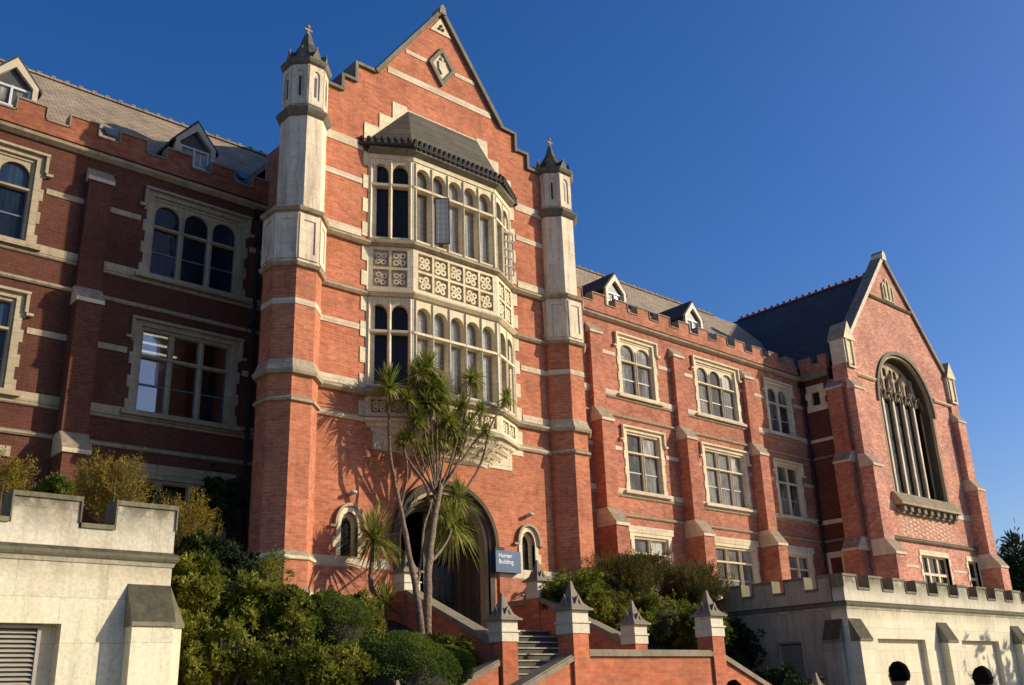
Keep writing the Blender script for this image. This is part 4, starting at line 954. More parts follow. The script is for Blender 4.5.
def parapet_y(ya, za, yb, zb, x, w=.3, zbase=.5):
    m = MB(); m.prism([(ya, zbase), (yb, zbase), (yb, zb - .13), (ya, za - .13)], x - w / 2, x + w / 2, 'x'); m.build('parapet_wall', 'brick_red', st)
    c = MB(); c.prism([(ya, za - .129), (yb, zb - .129), (yb, zb - .0), (ya, za - .0)], x - w / 2 - .05, x + w / 2 + .05, 'x'); c.build('coping', 'coping_stone', st)
YA, YB2 = -6.55, -4.4
parapet_x(3.26, 3.0, 7.15, 3.0, YA)
for y in (YA, YB2):
    parapet_x(2.86, 2.92, -.9, 1.42, y); parapet_x(7.58, 2.92, 11.3, 1.42, y)
parapet_y(-4.2, 3.40, -1.3, 4.66, 7.3); parapet_y(-4.2, 3.40, -1.3, 4.66, 3.02)
parapet_y(-1.0, 4.6, -.1, 4.6, 7.3); parapet_y(-1.0, 4.6, -.1, 4.6, 3.02)
def pier(x, y, zb, zt, w=.42):
    m = MB(); h = w / 2; m.box(x - h, x + h, y - h, y + h, zb, zt); o = m.build('pier', 'brick_red', st)
    s = MB(); s.box(x - h - .02, x + h + .02, y - h - .02, y + h + .02, zt, zt + .19); s.box(x - h - .045, x + h + .045, y - h - .045, y + h + .045, zt + .19, zt + .225)
    s.box(x - h - .01, x + h + .01, y - h - .01, y + h + .01, zt + .225, zt + .43); s.build('pier_block', 'pier_stone', o)
    c = MB(); a = h + .09; z0 = zt + .43
    lv = [(a, 0), (a, .035), (a - .05, .06), (h * .8, .14), (h * .52, .28), (h * .24, .44), (.022, .57)]
    vs = []; fs = [(3, 2, 1, 0)]
    for r_, dz in lv: vs += [(x - r_, y - r_, z0 + dz), (x + r_, y - r_, z0 + dz), (x + r_, y + r_, z0 + dz), (x - r_, y + r_, z0 + dz)]
    for k in range(len(lv) - 1): fs += [(4 * k + i, 4 * k + (i + 1) % 4, 4 * k + 4 + (i + 1) % 4, 4 * k + 4 + i) for i in range(4)]
    fs.append(tuple(4 * (len(lv) - 1) + i for i in range(4))); c.add(vs, fs); c.build('pier_cap', 'coping_stone', o)
    g = MB()
    for k in range(4):
        M = Matrix.Translation((x, y, 0)) @ Matrix.Rotation(R(90 * k), 4, 'Z'); q = h * .6
        g.prism([(-q, z0 + .05), (q, z0 + .05), (0, z0 + .27)], -h + .03, -.02, 'y', M)
        g.plate([(-q - .02, z0 + .04), (q + .02, z0 + .04), (0, z0 + .31)], [[(-q + .045, z0 + .07), (q - .045, z0 + .07), (0, z0 + .23)]], -h + .008, -h + .029, M)
    g.build('gablet', 'coping_stone', o)
for x, y, zb, zt in ((3.06, YA, .5, 3.29), (7.37, YA, .5, 3.29), (3.15, YB2, .5, 3.27), (7.28, YB2, .5, 3.26), (3.02, -1.15, 3.5, 4.6), (7.3, -1.15, 3.5, 4.6), (-1.1, YA, .5, 1.5), (11.4, YA, .5, 1.5), (-1.1, YB2, .5, 1.5), (11.4, YB2, .5, 1.5)): pier(x, y, zb, zt)
m = MB()
for x in (4.45, 5.85):
    m.tube([(x, -4.1, 3.15), (x, -1.3, 4.65), (x, -.9, 4.65)], .022, 6)
    for y, z0_, z1_ in ((-4.1, 2.3, 3.15), (-2.7, 3.0, 3.9), (-1.3, 3.7, 4.65)): m.tube([(x, y, z0_), (x, y, z1_)], .018, 6)
#m.build('handrail', 'iron', st)

# ------------------------------------------------------------------ plants
def leafball(name, kind, seed, n, rx, ry, rz, leaf, mat, lumps=11):
    """crown: leaf-sized faces spread over lumpy shells"""
    rnd = random.Random(seed); vs = []; fs = []
    cen = [Vector((0, 0, 0))] + [Vector((rnd.uniform(-.7, .7), rnd.uniform(-.7, .7), rnd.uniform(-.4, .66))) for _ in range(lumps)]
    rad = [.66] + [rnd.uniform(.2, .42) for _ in range(lumps)]
    if kind == 'round': cen = [Vector((0, 0, 0))]; rad = [1.0]
    def leaf_at(p, t, L_, W_):
        s_ = t.cross(Vector((rnd.gauss(0, 1), rnd.gauss(0, 1), rnd.gauss(0, 1)))).normalized(); a = len(vs); mid = p + t * L_ * .5
        vs.extend([p, mid + s_ * W_ * .5, p + t * L_, mid - s_ * W_ * .5]); fs.append((a, a + 1, a + 2, a + 3))
    if kind in ('feather', 'conifer'):      # long shoots with leaves strung along them
        ns = max(40, n // 90)
        for i in range(ns):
            ph = rnd.uniform(0, 6.283); d = Vector((math.cos(ph) * rnd.random() ** .5, math.sin(ph) * rnd.random() ** .5, rnd.uniform(-.15, 1.0))).normalized()
            r_ = .62 + .3 * noise.noise(d * 2.2 + Vector((seed, 0, 0))) + rnd.uniform(0, .38)
            st_ = Vector((rnd.uniform(-.3, .3), rnd.uniform(-.3, .3), rnd.uniform(-.9, -.2))); tip = Vector((d.x * r_, d.y * r_, d.z * r_ + .1)); bend = Vector((rnd.gauss(0, .1), rnd.gauss(0, .1), rnd.gauss(.05, .08)))
            for j in range(n // ns):
                t_ = rnd.random() ** .6; q = st_.lerp(tip, t_) + bend * math.sin(t_ * 3.1); ax = (tip - st_).normalized()
                q = Vector((q.x * rx, q.y * ry, q.z * rz)); off = Vector((rnd.gauss(0, 1), rnd.gauss(0, 1), rnd.gauss(0, 1))).normalized()
                leaf_at(q + off * .03, (ax * 1.1 + off).normalized(), leaf * rnd.uniform(.5, 1.0) * (1.1 - .4 * t_), leaf * .17)
    elif kind == 'leafy':                   # rosettes of leaves on the ends of twigs
        nc = max(30, n // 26)
        for i in range(nc):
            k = rnd.randrange(len(cen)); d = Vector((rnd.gauss(0, 1), rnd.gauss(0, 1), rnd.gauss(0, 1))).normalized()
            p = cen[k] + d * rad[k] * (rnd.random() ** .3) * (1 + .35 * noise.noise(d * 3 + Vector((seed, k, 0))))
            if rnd.random() < .12: p += Vector((d.x * .5, d.y * .5, abs(d.z) + .2)) * rnd.uniform(.05, .28)
            p = Vector((p.x * rx, p.y * ry, p.z * rz)); o_ = (d + Vector((0, 0, .6))).normalized(); cr = leaf * rnd.uniform(.8, 1.5)
            for j in range(26):
                t = (o_ * rnd.uniform(.1, 1.2) + Vector((rnd.gauss(0, 1), rnd.gauss(0, 1), rnd.gauss(0, 1))).normalized()).normalized()
                leaf_at(p + t * cr * .25, t, cr * rnd.uniform(.6, 1.1), cr * .30)
    else:
        for i in range(n):
            k = rnd.randrange(len(cen)) if kind != 'round' else 0
            d = Vector((rnd.gauss(0, 1), rnd.gauss(0, 1), rnd.gauss(0, 1))).normalized()
            if kind == 'round': d.z = abs(d.z) if rnd.random() < .7 else d.z
            rr = rad[k] * (rnd.random() ** .28); 
            if kind == 'round': rr = 1 - abs(rnd.gauss(0, .06)) + .09 * noise.noise(d * 2.3 + Vector((seed, 0, 0))) + .05 * noise.noise(d * 6)
            p = cen[k] + d * rr
            if kind != 'round' and rnd.random() < .2: p += Vector((d.x * .4, d.y * .4, abs(d.z) + .2)) * rnd.uniform(0, .3) * (.5 + noise.noise(d * 5 + Vector((seed, k, 0))))
            p = Vector((p.x * rx, p.y * ry, p.z * rz))
            L_ = leaf * rnd.uniform(.6, 1.3); W_ = L_ * (.42 if kind in ('leafy', 'round') else .2)
            up = Vector((rnd.gauss(0, .5), rnd.gauss(0, .5), rnd.gauss(.15, .5)))
            t = (d + up * 1.1).normalized() if kind != 'conifer' else (d * .5 + Vector((0, 0, .9)) + up * .5).normalized()
            s_ = t.cross(Vector((rnd.gauss(0, 1), rnd.gauss(0, 1), rnd.gauss(0, 1)))).normalized()
            a = len(vs); mid = p + t * L_ * .5 + d * L_ * .06
            vs += [p, mid + s_ * W_ * .5, p + t * L_, mid - s_ * W_ * .5]; fs.append((a, a + 1, a + 2, a + 3))
    me = bpy.data.meshes.new(name); me.from_pydata([tuple(v) for v in vs], [], fs); me.materials.append(MATS[mat])
    return me
def core(rx, ry, rz):
    m = MB(); m.ball((0, 0, 0), 1, 14, 9, (rx * .8, ry * .8, rz * .8)); return m
def shrub(name, label, kind, loc, r, mat, n, leaf, seed, cat='shrub', group=None, ry=None):
    x, y, z = loc; rx, rz = r; ry = ry or min(rx, 1.2); zb = bank_z(x, y)
    if x > 14.9: zb = 2.0
    root = empty(name, (x, y, min(zb, z - rz * .5)), label, cat, group)
    me = leafball('foliage', kind, seed, n, rx, ry, rz, leaf, mat); o = bpy.data.objects.new('foliage', me); col.objects.link(o); o.parent = root; o.location = (0, 0, z - root.location.z)
    if kind == 'round' or kind == 'leafy':
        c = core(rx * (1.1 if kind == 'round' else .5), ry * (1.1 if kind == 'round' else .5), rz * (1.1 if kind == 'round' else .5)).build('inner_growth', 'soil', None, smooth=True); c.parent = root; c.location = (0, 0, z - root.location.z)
    t = MB(); rnd = random.Random(seed + 99)
    for k in range(5):
        a = rnd.uniform(0, 6.28); t.tube([(0.05 * math.cos(a), .05 * math.sin(a), -.15), (rx * .3 * math.cos(a), ry * .3 * math.sin(a), (z - root.location.z) * .5), (rx * .55 * math.cos(a), ry * .55 * math.sin(a), z - root.location.z + rz * .3)], [.05, .035, .012], 6)
    s = t.build('stem', 'bark_dark', None); s.parent = root
    return root
S = [('gold', -6.6, -3.2, 5.6, .55, .66, 'small golden feathery bush rising behind the merlon at the left edge'), ('gold', -4.75, -3.0, 5.8, .85, .78, 'golden feathery bush showing through the gap in the left battlements'),
('green', -5.82, -3.6, 5.6, .35, .26, 'low green shrub topping the left terrace between the golden bushes'), ('gold', -3.3, -2.8, 5.2, .75, .95, 'olive brown feathery shrub leaning over the right end of the left terrace'),
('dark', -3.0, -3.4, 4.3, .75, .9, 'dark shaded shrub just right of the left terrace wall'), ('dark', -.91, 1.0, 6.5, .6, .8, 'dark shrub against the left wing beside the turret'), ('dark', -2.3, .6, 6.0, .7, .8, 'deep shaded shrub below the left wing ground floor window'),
('leafy', -3.12, -4.2, 3.92, 1.06, .85, 'tall glossy green shrub in the left planting'), ('leafy', -3.45, -5.0, 2.97, .82, .78, 'leafy green shrub touching the left terrace buttress'),
('leafy', -2.4, -4.8, 3.23, 1.0, 1.0, 'broad leafy green shrub in the middle of the left planting'), ('leafy', -2.24, -5.5, 2.5, 1.2, .7, 'low spreading shrub at the front of the left planting'),
('feather', -1.66, -2.8, 4.4, .7, .7, 'feathery green shrub at the foot of the left turret'), ('round', -.46, -3.4, 3.6, .8, .6, 'clipped round bush below the left turret base'),
('round', -.46, -5.5, 2.6, 1.15, .72, 'large clipped dome bush in the foreground planting'), ('leafy', .63, -2.8, 3.8, .6, .48, 'small leafy shrub under the small cabbage tree'),
('leafy', 2.25, -3.7, 3.0, .6, .42, 'leafy shrub between the cabbage tree trunk and the stair wall'), ('round', 1.25, -4.75, 2.75, .6, .4, 'small clipped bush to the right of the dome bush'),
('dark', .3, -4.4, 2.7, .8, .5, 'dark shrub filling behind the dome bush'),
('olive', 10.92, -1.0, 5.1, 1.6, 1.0, 'olive green feathery shrub right of the stairs'), ('olive', 13.65, -1.2, 5.05, 1.6, 1.0, 'olive brown feathery shrub beside the right terrace'), ('leafy', 7.95, -1.9, 4.5, 1.0, .75, 'leafy shrub behind the stair pier nearest the wall'),
('leafy', 8.9, -2.5, 4.0, 1.4, .85, 'broad leafy shrub rising behind the front stair pier'), ('leafy', 10.87, -2.5, 3.9, 1.6, .95, 'wide glossy green shrub above the brick parapet'), ('leafy', 12.1, -2.7, 3.6, 1.3, .82, 'green shrub behind the right front pier'),
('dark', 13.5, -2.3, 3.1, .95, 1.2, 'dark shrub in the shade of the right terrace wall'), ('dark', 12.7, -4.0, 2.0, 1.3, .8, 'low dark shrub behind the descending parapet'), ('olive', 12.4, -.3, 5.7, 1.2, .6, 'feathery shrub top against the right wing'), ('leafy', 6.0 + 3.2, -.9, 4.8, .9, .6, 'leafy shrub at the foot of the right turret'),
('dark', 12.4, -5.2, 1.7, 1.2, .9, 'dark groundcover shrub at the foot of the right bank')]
cfg = {'gold': ('feather', 'leaf_gold', 14000, .09), 'green': ('leafy', 'leaf_green', 5000, .09), 'olive': ('feather', 'leaf_olive', 22000, .12), 'dark': ('leafy', 'leaf_dark', 11000, .12),
       'leafy': ('leafy', 'leaf_green', 22000, .09), 'feather': ('feather', 'leaf_green', 12000, .10), 'round': ('round', 'leaf_round', 34000, .05), 'red': ('feather', 'leaf_red', 5200, .10)}
for i, (k, x, y, z, rx, rz, lab) in enumerate(S):
    kd, mt, n, lf = cfg[k]; n = int(n * max(.5, min(1.5, rx * rz)))
    shrub('round_bush' if k == 'round' else 'shrub', lab, kd, (x, y, z), (rx, rz), mt, n, lf, 100 + i, 'bush' if k == 'round' else 'shrub', 'shrubs planted round the stairs' )

def leaf_head(parent, c, r, seed, n=95, droop=.5, mats=('leaf_cordyline', 'leaf_dry')):
    rnd = random.Random(seed); lists = [([], []), ([], [])]
    for i in range(n):
        ph = rnd.uniform(0, 6.283); el = rnd.uniform(-.55, 1.45); dry = el < -.3 and rnd.random() < .35
        vs, fs = lists[1 if dry else 0]
        d = Vector((math.cos(ph) * math.cos(el), math.sin(ph) * math.cos(el), math.sin(el)))
        side = Vector((-math.sin(ph), math.cos(ph), 0)); L_ = r * rnd.uniform(.8, 1.3); w = .038 * rnd.uniform(.7, 1.2)
        a = len(vs); p = Vector(c); 
        for k, ww in enumerate((.5, 1, .9, .1)):
            t = k / 3; q = p + d * L_ * t - Vector((0, 0, 1)) * droop * L_ * t * t * (1.0 - max(0, d.z)) * .9
            vs += [q + side * w * ww * .5, q - side * w * ww * .5]
        for k in range(3): fs.append((a + 2 * k, a + 2 * k + 1, a + 2 * k + 3, a + 2 * k + 2))
    pl = parent.location
    for (vs, fs), mt, nm in zip(lists, mats, ('leaf_head', 'dead_leaves')):
        if not fs: continue
        me = bpy.data.meshes.new(nm); me.from_pydata([tuple(v - pl) for v in vs], [], fs); me.materials.append(MATS[mt])
        o = bpy.data.objects.new(nm, me); col.objects.link(o); o.parent = parent
def limb(parent, pts, r0, r1, seed, name='branch'):
    rnd = random.Random(seed); P = [Vector(p) for p in pts]; out = []; rad = []
    for i in range(len(P) - 1):
        for k in range(4):
            t = k / 4; p0 = P[max(i - 1, 0)]; p3 = P[min(i + 2, len(P) - 1)]; a, b = P[i], P[i + 1]
            q = .5 * ((2 * a) + (b - p0) * t + (2 * p0 - 5 * a + 4 * b - p3) * t * t + (-p0 + 3 * a - 3 * b + p3) * t ** 3)
            out.append(q + Vector((rnd.uniform(-1, 1), rnd.uniform(-1, 1), 0)) * .012)
    out.append(P[-1]); n = len(out); rad = [r0 + (r1 - r0) * i / (n - 1) + rnd.uniform(-.006, .006) for i in range(n)]
    m = MB(); m.tube(out, rad, 9); o = m.build(name, 'bark', parent, smooth=True); return o
ct = empty('cabbage_tree', (2.22, -3, 2.9), 'tall branching cabbage tree with spiky leaf heads in front of the entrance arch', 'tree')
limb(ct, [(2.22, -3.0, 2.9), (2.3, -2.9, 4.06), (2.65, -2.5, 4.98), (3.49, -1.6, 6.12), (4.35, -0.8, 7.34)], .11, .06, 1, 'trunk')
limb(ct, [(2.12, -3.0, 2.9), (2.02, -3.0, 3.84), (2.12, -2.7, 4.57), (2.33, -2.2, 5.29), (2.69, -1.5, 6.07), (3.02, -0.75, 7.02), (2.82, -0.75, 7.83), (2.75, -0.75, 8.85), (2.74, -0.75, 9.55)], .085, .03, 2, 'trunk')
for i, pts in enumerate(([(4.39, -0.75, 7.36), (4.38, -0.75, 8.24), (4.47, -0.98, 9.32), (4.32, -0.98, 9.75)],
  [(4.31, -0.75, 6.83), (5.02, -0.75, 7.12), (5.77, -0.75, 8.15), (5.88, -0.98, 8.98), (6.27, -0.98, 9.61), (6.49, -0.98, 9.9)],
  [(4.39, -0.75, 7.36), (5.17, -0.75, 8.18), (5.56, -0.75, 8.68), (5.67, -0.98, 8.86)],
  [(4.11, -0.76, 6.44), (3.92, -0.75, 7.27), (3.32, -0.75, 7.95), (3.25, -0.75, 8.45), (3.39, -1.0, 8.81)],
  [(4.23, -0.75, 6.96), (4.1, -0.75, 7.99), (3.72, -0.98, 9.48), (3.79, -0.98, 10.25)],
  [(4.39, -0.75, 7.36), (4.88, -0.75, 8.36), (5.05, -0.98, 9.28), (5.31, -0.98, 10.22)],
  [(2.89, -2.35, 5.19), (3.68, -1.8, 5.66), (4.3, -1.3, 6.18)],
  [(2.09, -2.75, 4.45), (2.48, -2.4, 4.94), (3.2, -1.6, 6.0), (3.84, -1.1, 6.89)],
  [(4.24, -0.75, 6.61), (4.43, -0.75, 6.76), (4.83, -0.75, 7.0)],
  [(3.12, -0.75, 6.64), (3.33, -0.75, 7.57), (3.18, -0.75, 8.36)],
  [(3.78, -0.75, 7.51), (3.85, -0.75, 8.48), (3.78, -1.0, 9.28)],
  [(4.61, -0.75, 8.26), (4.53, -0.75, 8.65)],
  [(4.78, -0.98, 8.71), (5.49, -1.0, 9.49)])):
    limb(ct, pts, .038, .02, 10 + i)
for i, (x, y, z, r) in enumerate([(2.74, -0.75, 9.69, 0.52), (3.81, -0.98, 10.36, 0.47), (4.21, -0.98, 9.84, 0.4), (5.33, -0.98, 10.33, 0.37), (6.57, -0.98, 10.0, 0.29), (5.58, -1.0, 9.53, 0.23), (3.76, -1.0, 9.38, 0.42), (3.44, -1.0, 8.89, 0.34), (4.86, -0.75, 8.91, 0.4), (5.73, -0.98, 8.94, 0.27), (4.68, -0.87, 6.29, 0.64), (4.92, -0.75, 7.04, 0.52), (4.35, -0.75, 6.6, 0.44), (3.15, -0.75, 8.38, 0.25), (3.83, -1.0, 9.78, 0.37), (3.5, -0.98, 10.14, 0.35), (4.1, -1.0, 9.44, 0.34), (4.44, -0.98, 9.05, 0.31), (4.99, -0.98, 9.59, 0.29), (5.21, -0.98, 9.07, 0.27), (3.38, -0.75, 8.49, 0.29), (4.37, -0.75, 8.56, 0.31), (3.89, -0.98, 9.84, 0.35), (4.94, -0.75, 8.45, 0.27), (3.16, -1.0, 9.38, 0.29), (3.82, -0.75, 8.27, 0.29)]):
    leaf_head(ct, (x, y, z), r * 1.12, 50 + i, 200 if r > .3 else 110, .9 if z < 7 else .5)
for i_, (x, y, z) in enumerate([(3.5, -0.98, 10.14), (4.1, -1.0, 9.44), (4.44, -0.98, 9.05), (4.99, -0.98, 9.59), (5.21, -0.98, 9.07), (3.38, -0.75, 8.49), (4.37, -0.75, 8.56), (3.89, -0.98, 9.84), (4.94, -0.75, 8.45), (3.16, -1.0, 9.38), (3.82, -0.75, 8.27)]):
    limb(ct, [(4.25, -0.75, 7.05), (4.25 + (x - 4.25) * .6, -0.75 + (y - -0.75) * .6, 7.05 + (z - 7.05) * .45), (x, y, z - .05)], .032, .018, 70 + i_)
c2 = empty('cabbage_tree', (2.53, -0.75, 3.45), 'young single-stemmed cabbage tree before the left lancet window', 'tree')
limb(c2, [(2.53, -0.75, 3.45), (2.47, -0.75, 4.36), (2.29, -0.75, 4.76), (2.28, -0.75, 5.07), (2.35, -0.75, 5.74)], .075, .05, 30, 'trunk'); leaf_head(c2, (2.35, -0.75, 5.83), .74, 80, 260, .55)
c3 = empty('cabbage_tree', (2.55, -1.1, 3.35), 'smallest cabbage tree, a spiky tuft rising from the shrubs below the young one', 'tree')
limb(c3, [(2.55, -1.1, 3.35), (2.45, -1.1, 4.32)], .05, .04, 31, 'trunk'); leaf_head(c3, (2.45, -1.1, 4.32), .55, 81, 90, .5)

def big_tree(name, label, x, y, zb, h, r, mat, seed, n, leaf, kind='conifer', cat='tree'):
    t = empty(name, (x, y, zb), label, cat); rnd = random.Random(seed); m = MB()
    m.tube([(0, 0, -.2), (0, 0, h * .5), (0, 0, h * .9)], [r * .09, r * .05, .02], 8)
    for k in range(14):
        a = rnd.uniform(0, 6.28); z = h * rnd.uniform(.2, .8); l = r * .7; m.tube([(0, 0, z), (l * math.cos(a), l * math.sin(a), z + l * .35)], [r * .03, .02], 5)
    s = m.build('trunk', 'bark_dark', None); s.parent = t
    me = leafball('crown', kind, seed, n, r, r, h * .5, leaf, mat, 16); o = bpy.data.objects.new('crown', me); col.objects.link(o); o.parent = t; o.location = (0, 0, h * .52)
    return t
big_tree('conifer_tree', 'dark distant tree rising above the right end of the terrace', 90.3, 18.2, 0.5, 15.3, 3.2, 'leaf_dark', 5, 9000, .8, 'far')
big_tree('conifer_tree', 'dark tree mostly outside the right edge of the picture', 95.0, 15.5, 0.5, 13, 4.5, 'leaf_dark', 6, 9000, .8, 'far')

big_tree('spreading_tree', 'small leafy tree shading the right terrace wall', 31.5, -11.5, .55, 7.6, 2.6, 'leaf_green', 9, 6000, .28, 'leafy')

# ------------------------------------------------------------------ people
def skin_mesh(name, verts, edges, radii, root=0, sub=2):
    me = bpy.data.meshes.new(name); me.from_pydata(verts, edges, []); ob = bpy.data.objects.new('tmp', me); col.objects.link(ob)
    md = ob.modifiers.new('s', 'SKIN'); md.use_smooth_shade = True
    for i, r_ in enumerate(radii):
        sv = me.skin_vertices[0].data[i]; sv.radius = (r_, r_) if isinstance(r_, (int, float)) else r_; sv.use_root = (i == root)
    ob.modifiers.new('u', 'SUBSURF').levels = sub; ob.modifiers['u'].render_levels = sub
    bpy.context.view_layer.update()
    out = bpy.data.meshes.new_from_object(ob.evaluated_get(bpy.context.evaluated_depsgraph_get())); col.objects.unlink(ob); bpy.data.objects.remove(ob); out.name = name
    return out
def person(loc, ang, h, label, coat, hat):
    k = h / 1.75; p = empty('person', loc, label, 'person'); p.rotation_euler.z = ang
    # body: feet at z 0, facing -y
    V = [(0, 0, .95), (0, .01, 1.15), (0, .01, 1.35), (0, .0, 1.47), (0, -.01, 1.56),
         (.1, 0, .9), (.11, -.01, .5), (.12, .02, .09), (.12, -.13, .04),
         (-.1, 0, .9), (-.11, -.01, .5), (-.12, .02, .09), (-.12, -.13, .04),
         (.17, .01, 1.41), (.24, .03, 1.13), (.25, -.05, .87), (.25, -.08, .79),
         (-.17, .01, 1.41), (-.24, .03, 1.13), (-.25, -.05, .87), (-.25, -.08, .79)]
    E_ = [(0, 1), (1, 2), (2, 3), (3, 4), (0, 5), (5, 6), (6, 7), (7, 8), (0, 9), (9, 10), (10, 11), (11, 12), (2, 13), (13, 14), (14, 15), (15, 16), (2, 17), (17, 18), (18, 19), (19, 20)]
    Rr = [(.13, .1), (.12, .09), (.14, .1), .06, .055, .085, .055, .04, .035, .085, .055, .04, .035, .055, .042, .028, .03, .055, .042, .028, .03]
    for s_, w in ((1, 16), (-1, 20)):
        for f_ in range(5):
            b = len(V); bx, by, bz = V[w]
            if f_ == 4: pts = [(bx - s_ * .015, by - .03, bz + .01), (bx - s_ * .02, by - .06, bz - .03)]
            else: pts = [(bx, by - .03 + .018 * f_, bz - .05), (bx - s_ * .012, by - .03 + .018 * f_, bz - .09 + .006 * abs(f_ - 1))]
            V += pts; E_ += [(w, b), (b, b + 1)]; Rr += [.011, .009]
    me = skin_mesh('body', [(x * k, y * k, z * k) for x, y, z in V], E_, [tuple(a * k for a in r_) if isinstance(r_, tuple) else r_ * k for r_ in Rr])
    bm = bmesh.new(); bm.from_mesh(me)
    M = Matrix.Translation((0, -.01 * k, 1.64 * k)) @ Matrix.Diagonal((.076 * k, .096 * k, .117 * k, 1)); bmesh.ops.create_uvsphere(bm, u_segments=24, v_segments=16, radius=1, matrix=M)
    for s_ in (-1, 1): bmesh.ops.create_uvsphere(bm, u_segments=8, v_segments=6, radius=1, matrix=Matrix.Translation((s_ * .078 * k, .005, 1.635 * k)) @ Matrix.Diagonal((.012, .02, .032, 1)))
    bmesh.ops.create_uvsphere(bm, u_segments=8, v_segments=6, radius=1, matrix=Matrix.Translation((0, -.108 * k, 1.625 * k)) @ Matrix.Diagonal((.014, .022, .028, 1)))
    bmesh.ops.create_uvsphere(bm, u_segments=8, v_segments=6, radius=1, matrix=Matrix.Translation((0, -.098 * k, 1.585 * k)) @ Matrix.Diagonal((.026, .01, .008, 1)))
    bm.to_mesh(me); bm.free(); me.materials.clear(); me.materials.append(MATS['skin'])
    for q in me.polygons: q.use_smooth = True
    o = bpy.data.objects.new('body', me); col.objects.link(o); o.parent = p
    e = MB()
    for s_ in (-1, 1): e.ball((s_ * .03 * k, -.097 * k, 1.65 * k), .011 * k, 8, 6)
    eo = e.build('eye', 'eye', None, smooth=True); eo.parent = p
    def garment(nm, idx, grow, mat):
        mp = {v: i for i, v in enumerate(idx)}; ed = [(mp[a], mp[b]) for a, b in E_ if a in mp and b in mp]
        rr = [(Rr[i][0] * grow * k, Rr[i][1] * grow * k) if isinstance(Rr[i], tuple) else Rr[i] * grow * k for i in idx]
        g_ = skin_mesh(nm, [tuple(c * k for c in V[i]) for i in idx], ed, rr); g_.materials.clear(); g_.materials.append(MATS[mat]); q = bpy.data.objects.new(nm, g_); col.objects.link(q); q.parent = p
    garment('jacket', [0, 1, 2, 3, 13, 14, 15, 17, 18, 19], 1.22, coat); garment('trousers', [0, 5, 6, 7, 9, 10, 11], 1.18, 'trousers')
    hm = bpy.data.meshes.new('hair'); bm = bmesh.new(); bmesh.ops.create_uvsphere(bm, u_segments=24, v_segments=16, radius=1, matrix=Matrix.Translation((0, .012 * k, 1.665 * k)) @ Matrix.Diagonal((.096 * k, .112 * k, .118 * k, 1)))
    dl = [v for v in bm.verts if v.co.z < (1.655 + (.5 * (-v.co.y / k) if v.co.y < -.02 else -.06)) * k]; bmesh.ops.delete(bm, geom=dl, context='VERTS')
    for v in bm.verts: v.co += Vector((v.co.x, v.co.y, v.co.z - 1.66 * k)).normalized() * .010 * noise.noise(v.co * 28)
    bm.to_mesh(hm); bm.free(); hm.materials.append(MATS['beanie' if hat else 'hair'])
    for q in hm.polygons: q.use_smooth = True
    ho = bpy.data.objects.new('beanie' if hat else 'hair', hm); col.objects.link(ho); ho.parent = p
    if hat:
        b = MB(); ringp = [(math.cos(R(t * 15)) * .099 * k, math.sin(R(t * 15)) * .115 * k + .012, 1.665 * k) for t in range(25)]; b.tube(ringp, .007, 6); q = b.build('brim', 'beanie', None, smooth=True); q.parent = p
    return p
person((-1.3, -15.39, .575), R(160), 1.77, 'person with short black hair seen from behind at the lower edge', 'jacket', False)
person((-.67, -15.94, .575), R(140), 1.70, 'person in a dark brown beanie at the lower right edge', 'jacket_olive', True)
person((-1.97, -13.87, .575), R(150), 1.66, 'person whose dark hair just shows above the lower edge below the right stair pier', 'jacket', False)

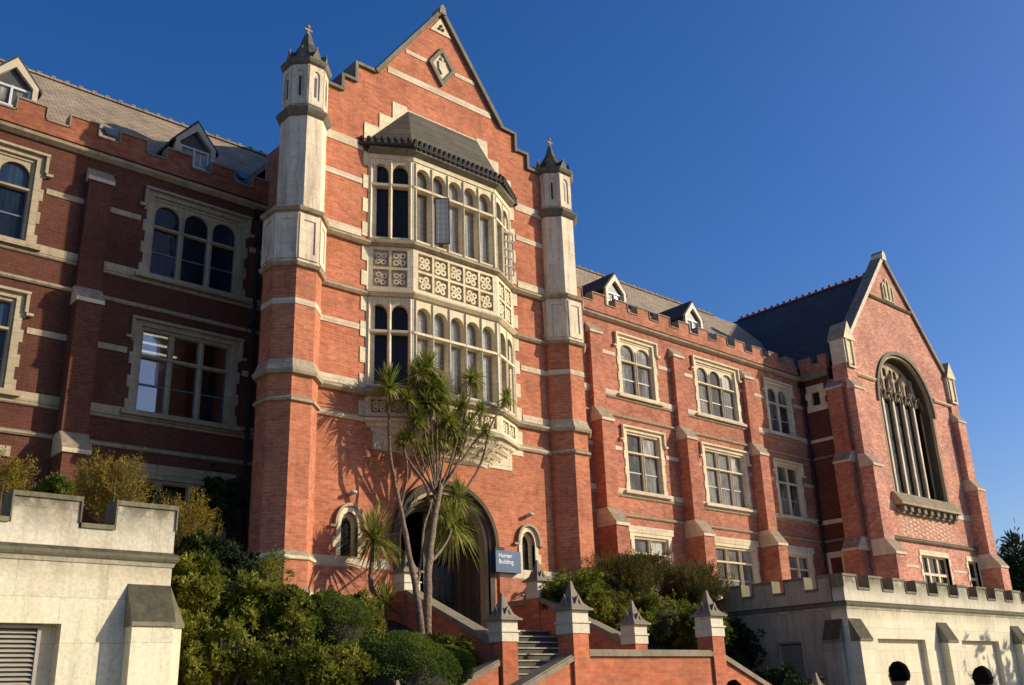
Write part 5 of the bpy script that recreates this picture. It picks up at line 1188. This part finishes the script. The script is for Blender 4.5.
# ------------------------------------------------------------------ sky, sun, camera
SUN_AZ, SUN_EL = 52, 24     # azimuth measured from the facade normal towards the right
sd = Vector((math.sin(R(SUN_AZ)) * math.cos(R(SUN_EL)), -math.cos(R(SUN_AZ)) * math.cos(R(SUN_EL)), math.sin(R(SUN_EL))))
w = bpy.data.worlds.new('World'); scene.world = w; w.use_nodes = True; nt = w.node_tree
bg = nt.nodes['Background']; sky = nt.nodes.new('ShaderNodeTexSky'); sky.sky_type = 'NISHITA'; sky.sun_disc = False
sky.sun_elevation = R(SUN_EL); sky.sun_rotation = math.atan2(sd.x, sd.y); sky.air_density = 1.0; sky.dust_density = 1.3; sky.ozone_density = 3.0; sky.altitude = 100
hs = nt.nodes.new('ShaderNodeHueSaturation'); hs.inputs['Saturation'].default_value = 1.34; hs.inputs['Hue'].default_value = .508; nt.links.new(sky.outputs[0], hs.inputs['Color']); tint = nt.nodes.new('ShaderNodeMix'); tint.data_type = 'RGBA'; tint.blend_type = 'MULTIPLY'; tint.inputs[0].default_value = 1; tint.inputs[7].default_value = (1.06, 1.03, 1.14, 1); nt.links.new(hs.outputs[0], tint.inputs[6]); nt.links.new(tint.outputs[2], bg.inputs[0]); bg.inputs[1].default_value = .12
sl = bpy.data.lights.new('sun', 'SUN'); sl.energy = 5.0; sl.angle = R(.5); sl.color = (1, .91, .73)
so = bpy.data.objects.new('sun', sl); col.objects.link(so); so.rotation_euler = sd.to_track_quat('Z', 'Y').to_euler(); so.location = (40, -40, 40)
cam = bpy.data.cameras.new('camera'); co = bpy.data.objects.new('camera', cam); col.objects.link(co); scene.camera = co
yaw, pit, rol = .742084353, .345643749, -.035576670
f = Vector((math.sin(yaw) * math.cos(pit), math.cos(yaw) * math.cos(pit), math.sin(pit))); rt = Vector((math.cos(yaw), -math.sin(yaw), 0)); up = rt.cross(f)
r2 = rt * math.cos(rol) + up * math.sin(rol); u2 = -rt * math.sin(rol) + up * math.cos(rol)
co.matrix_world = Matrix(((r2.x, u2.x, -f.x, -11.1243), (r2.y, u2.y, -f.y, -20.5679), (r2.z, u2.z, -f.z, 2.1598), (0, 0, 0, 1)))
cam.sensor_width = 36; cam.lens = 36 * 987.16 / 1024; cam.clip_end = 3000
scene.view_settings.view_transform = 'Standard'; scene.view_settings.look = 'None'; scene.view_settings.exposure = 0
scene.render.engine = 'CYCLES'
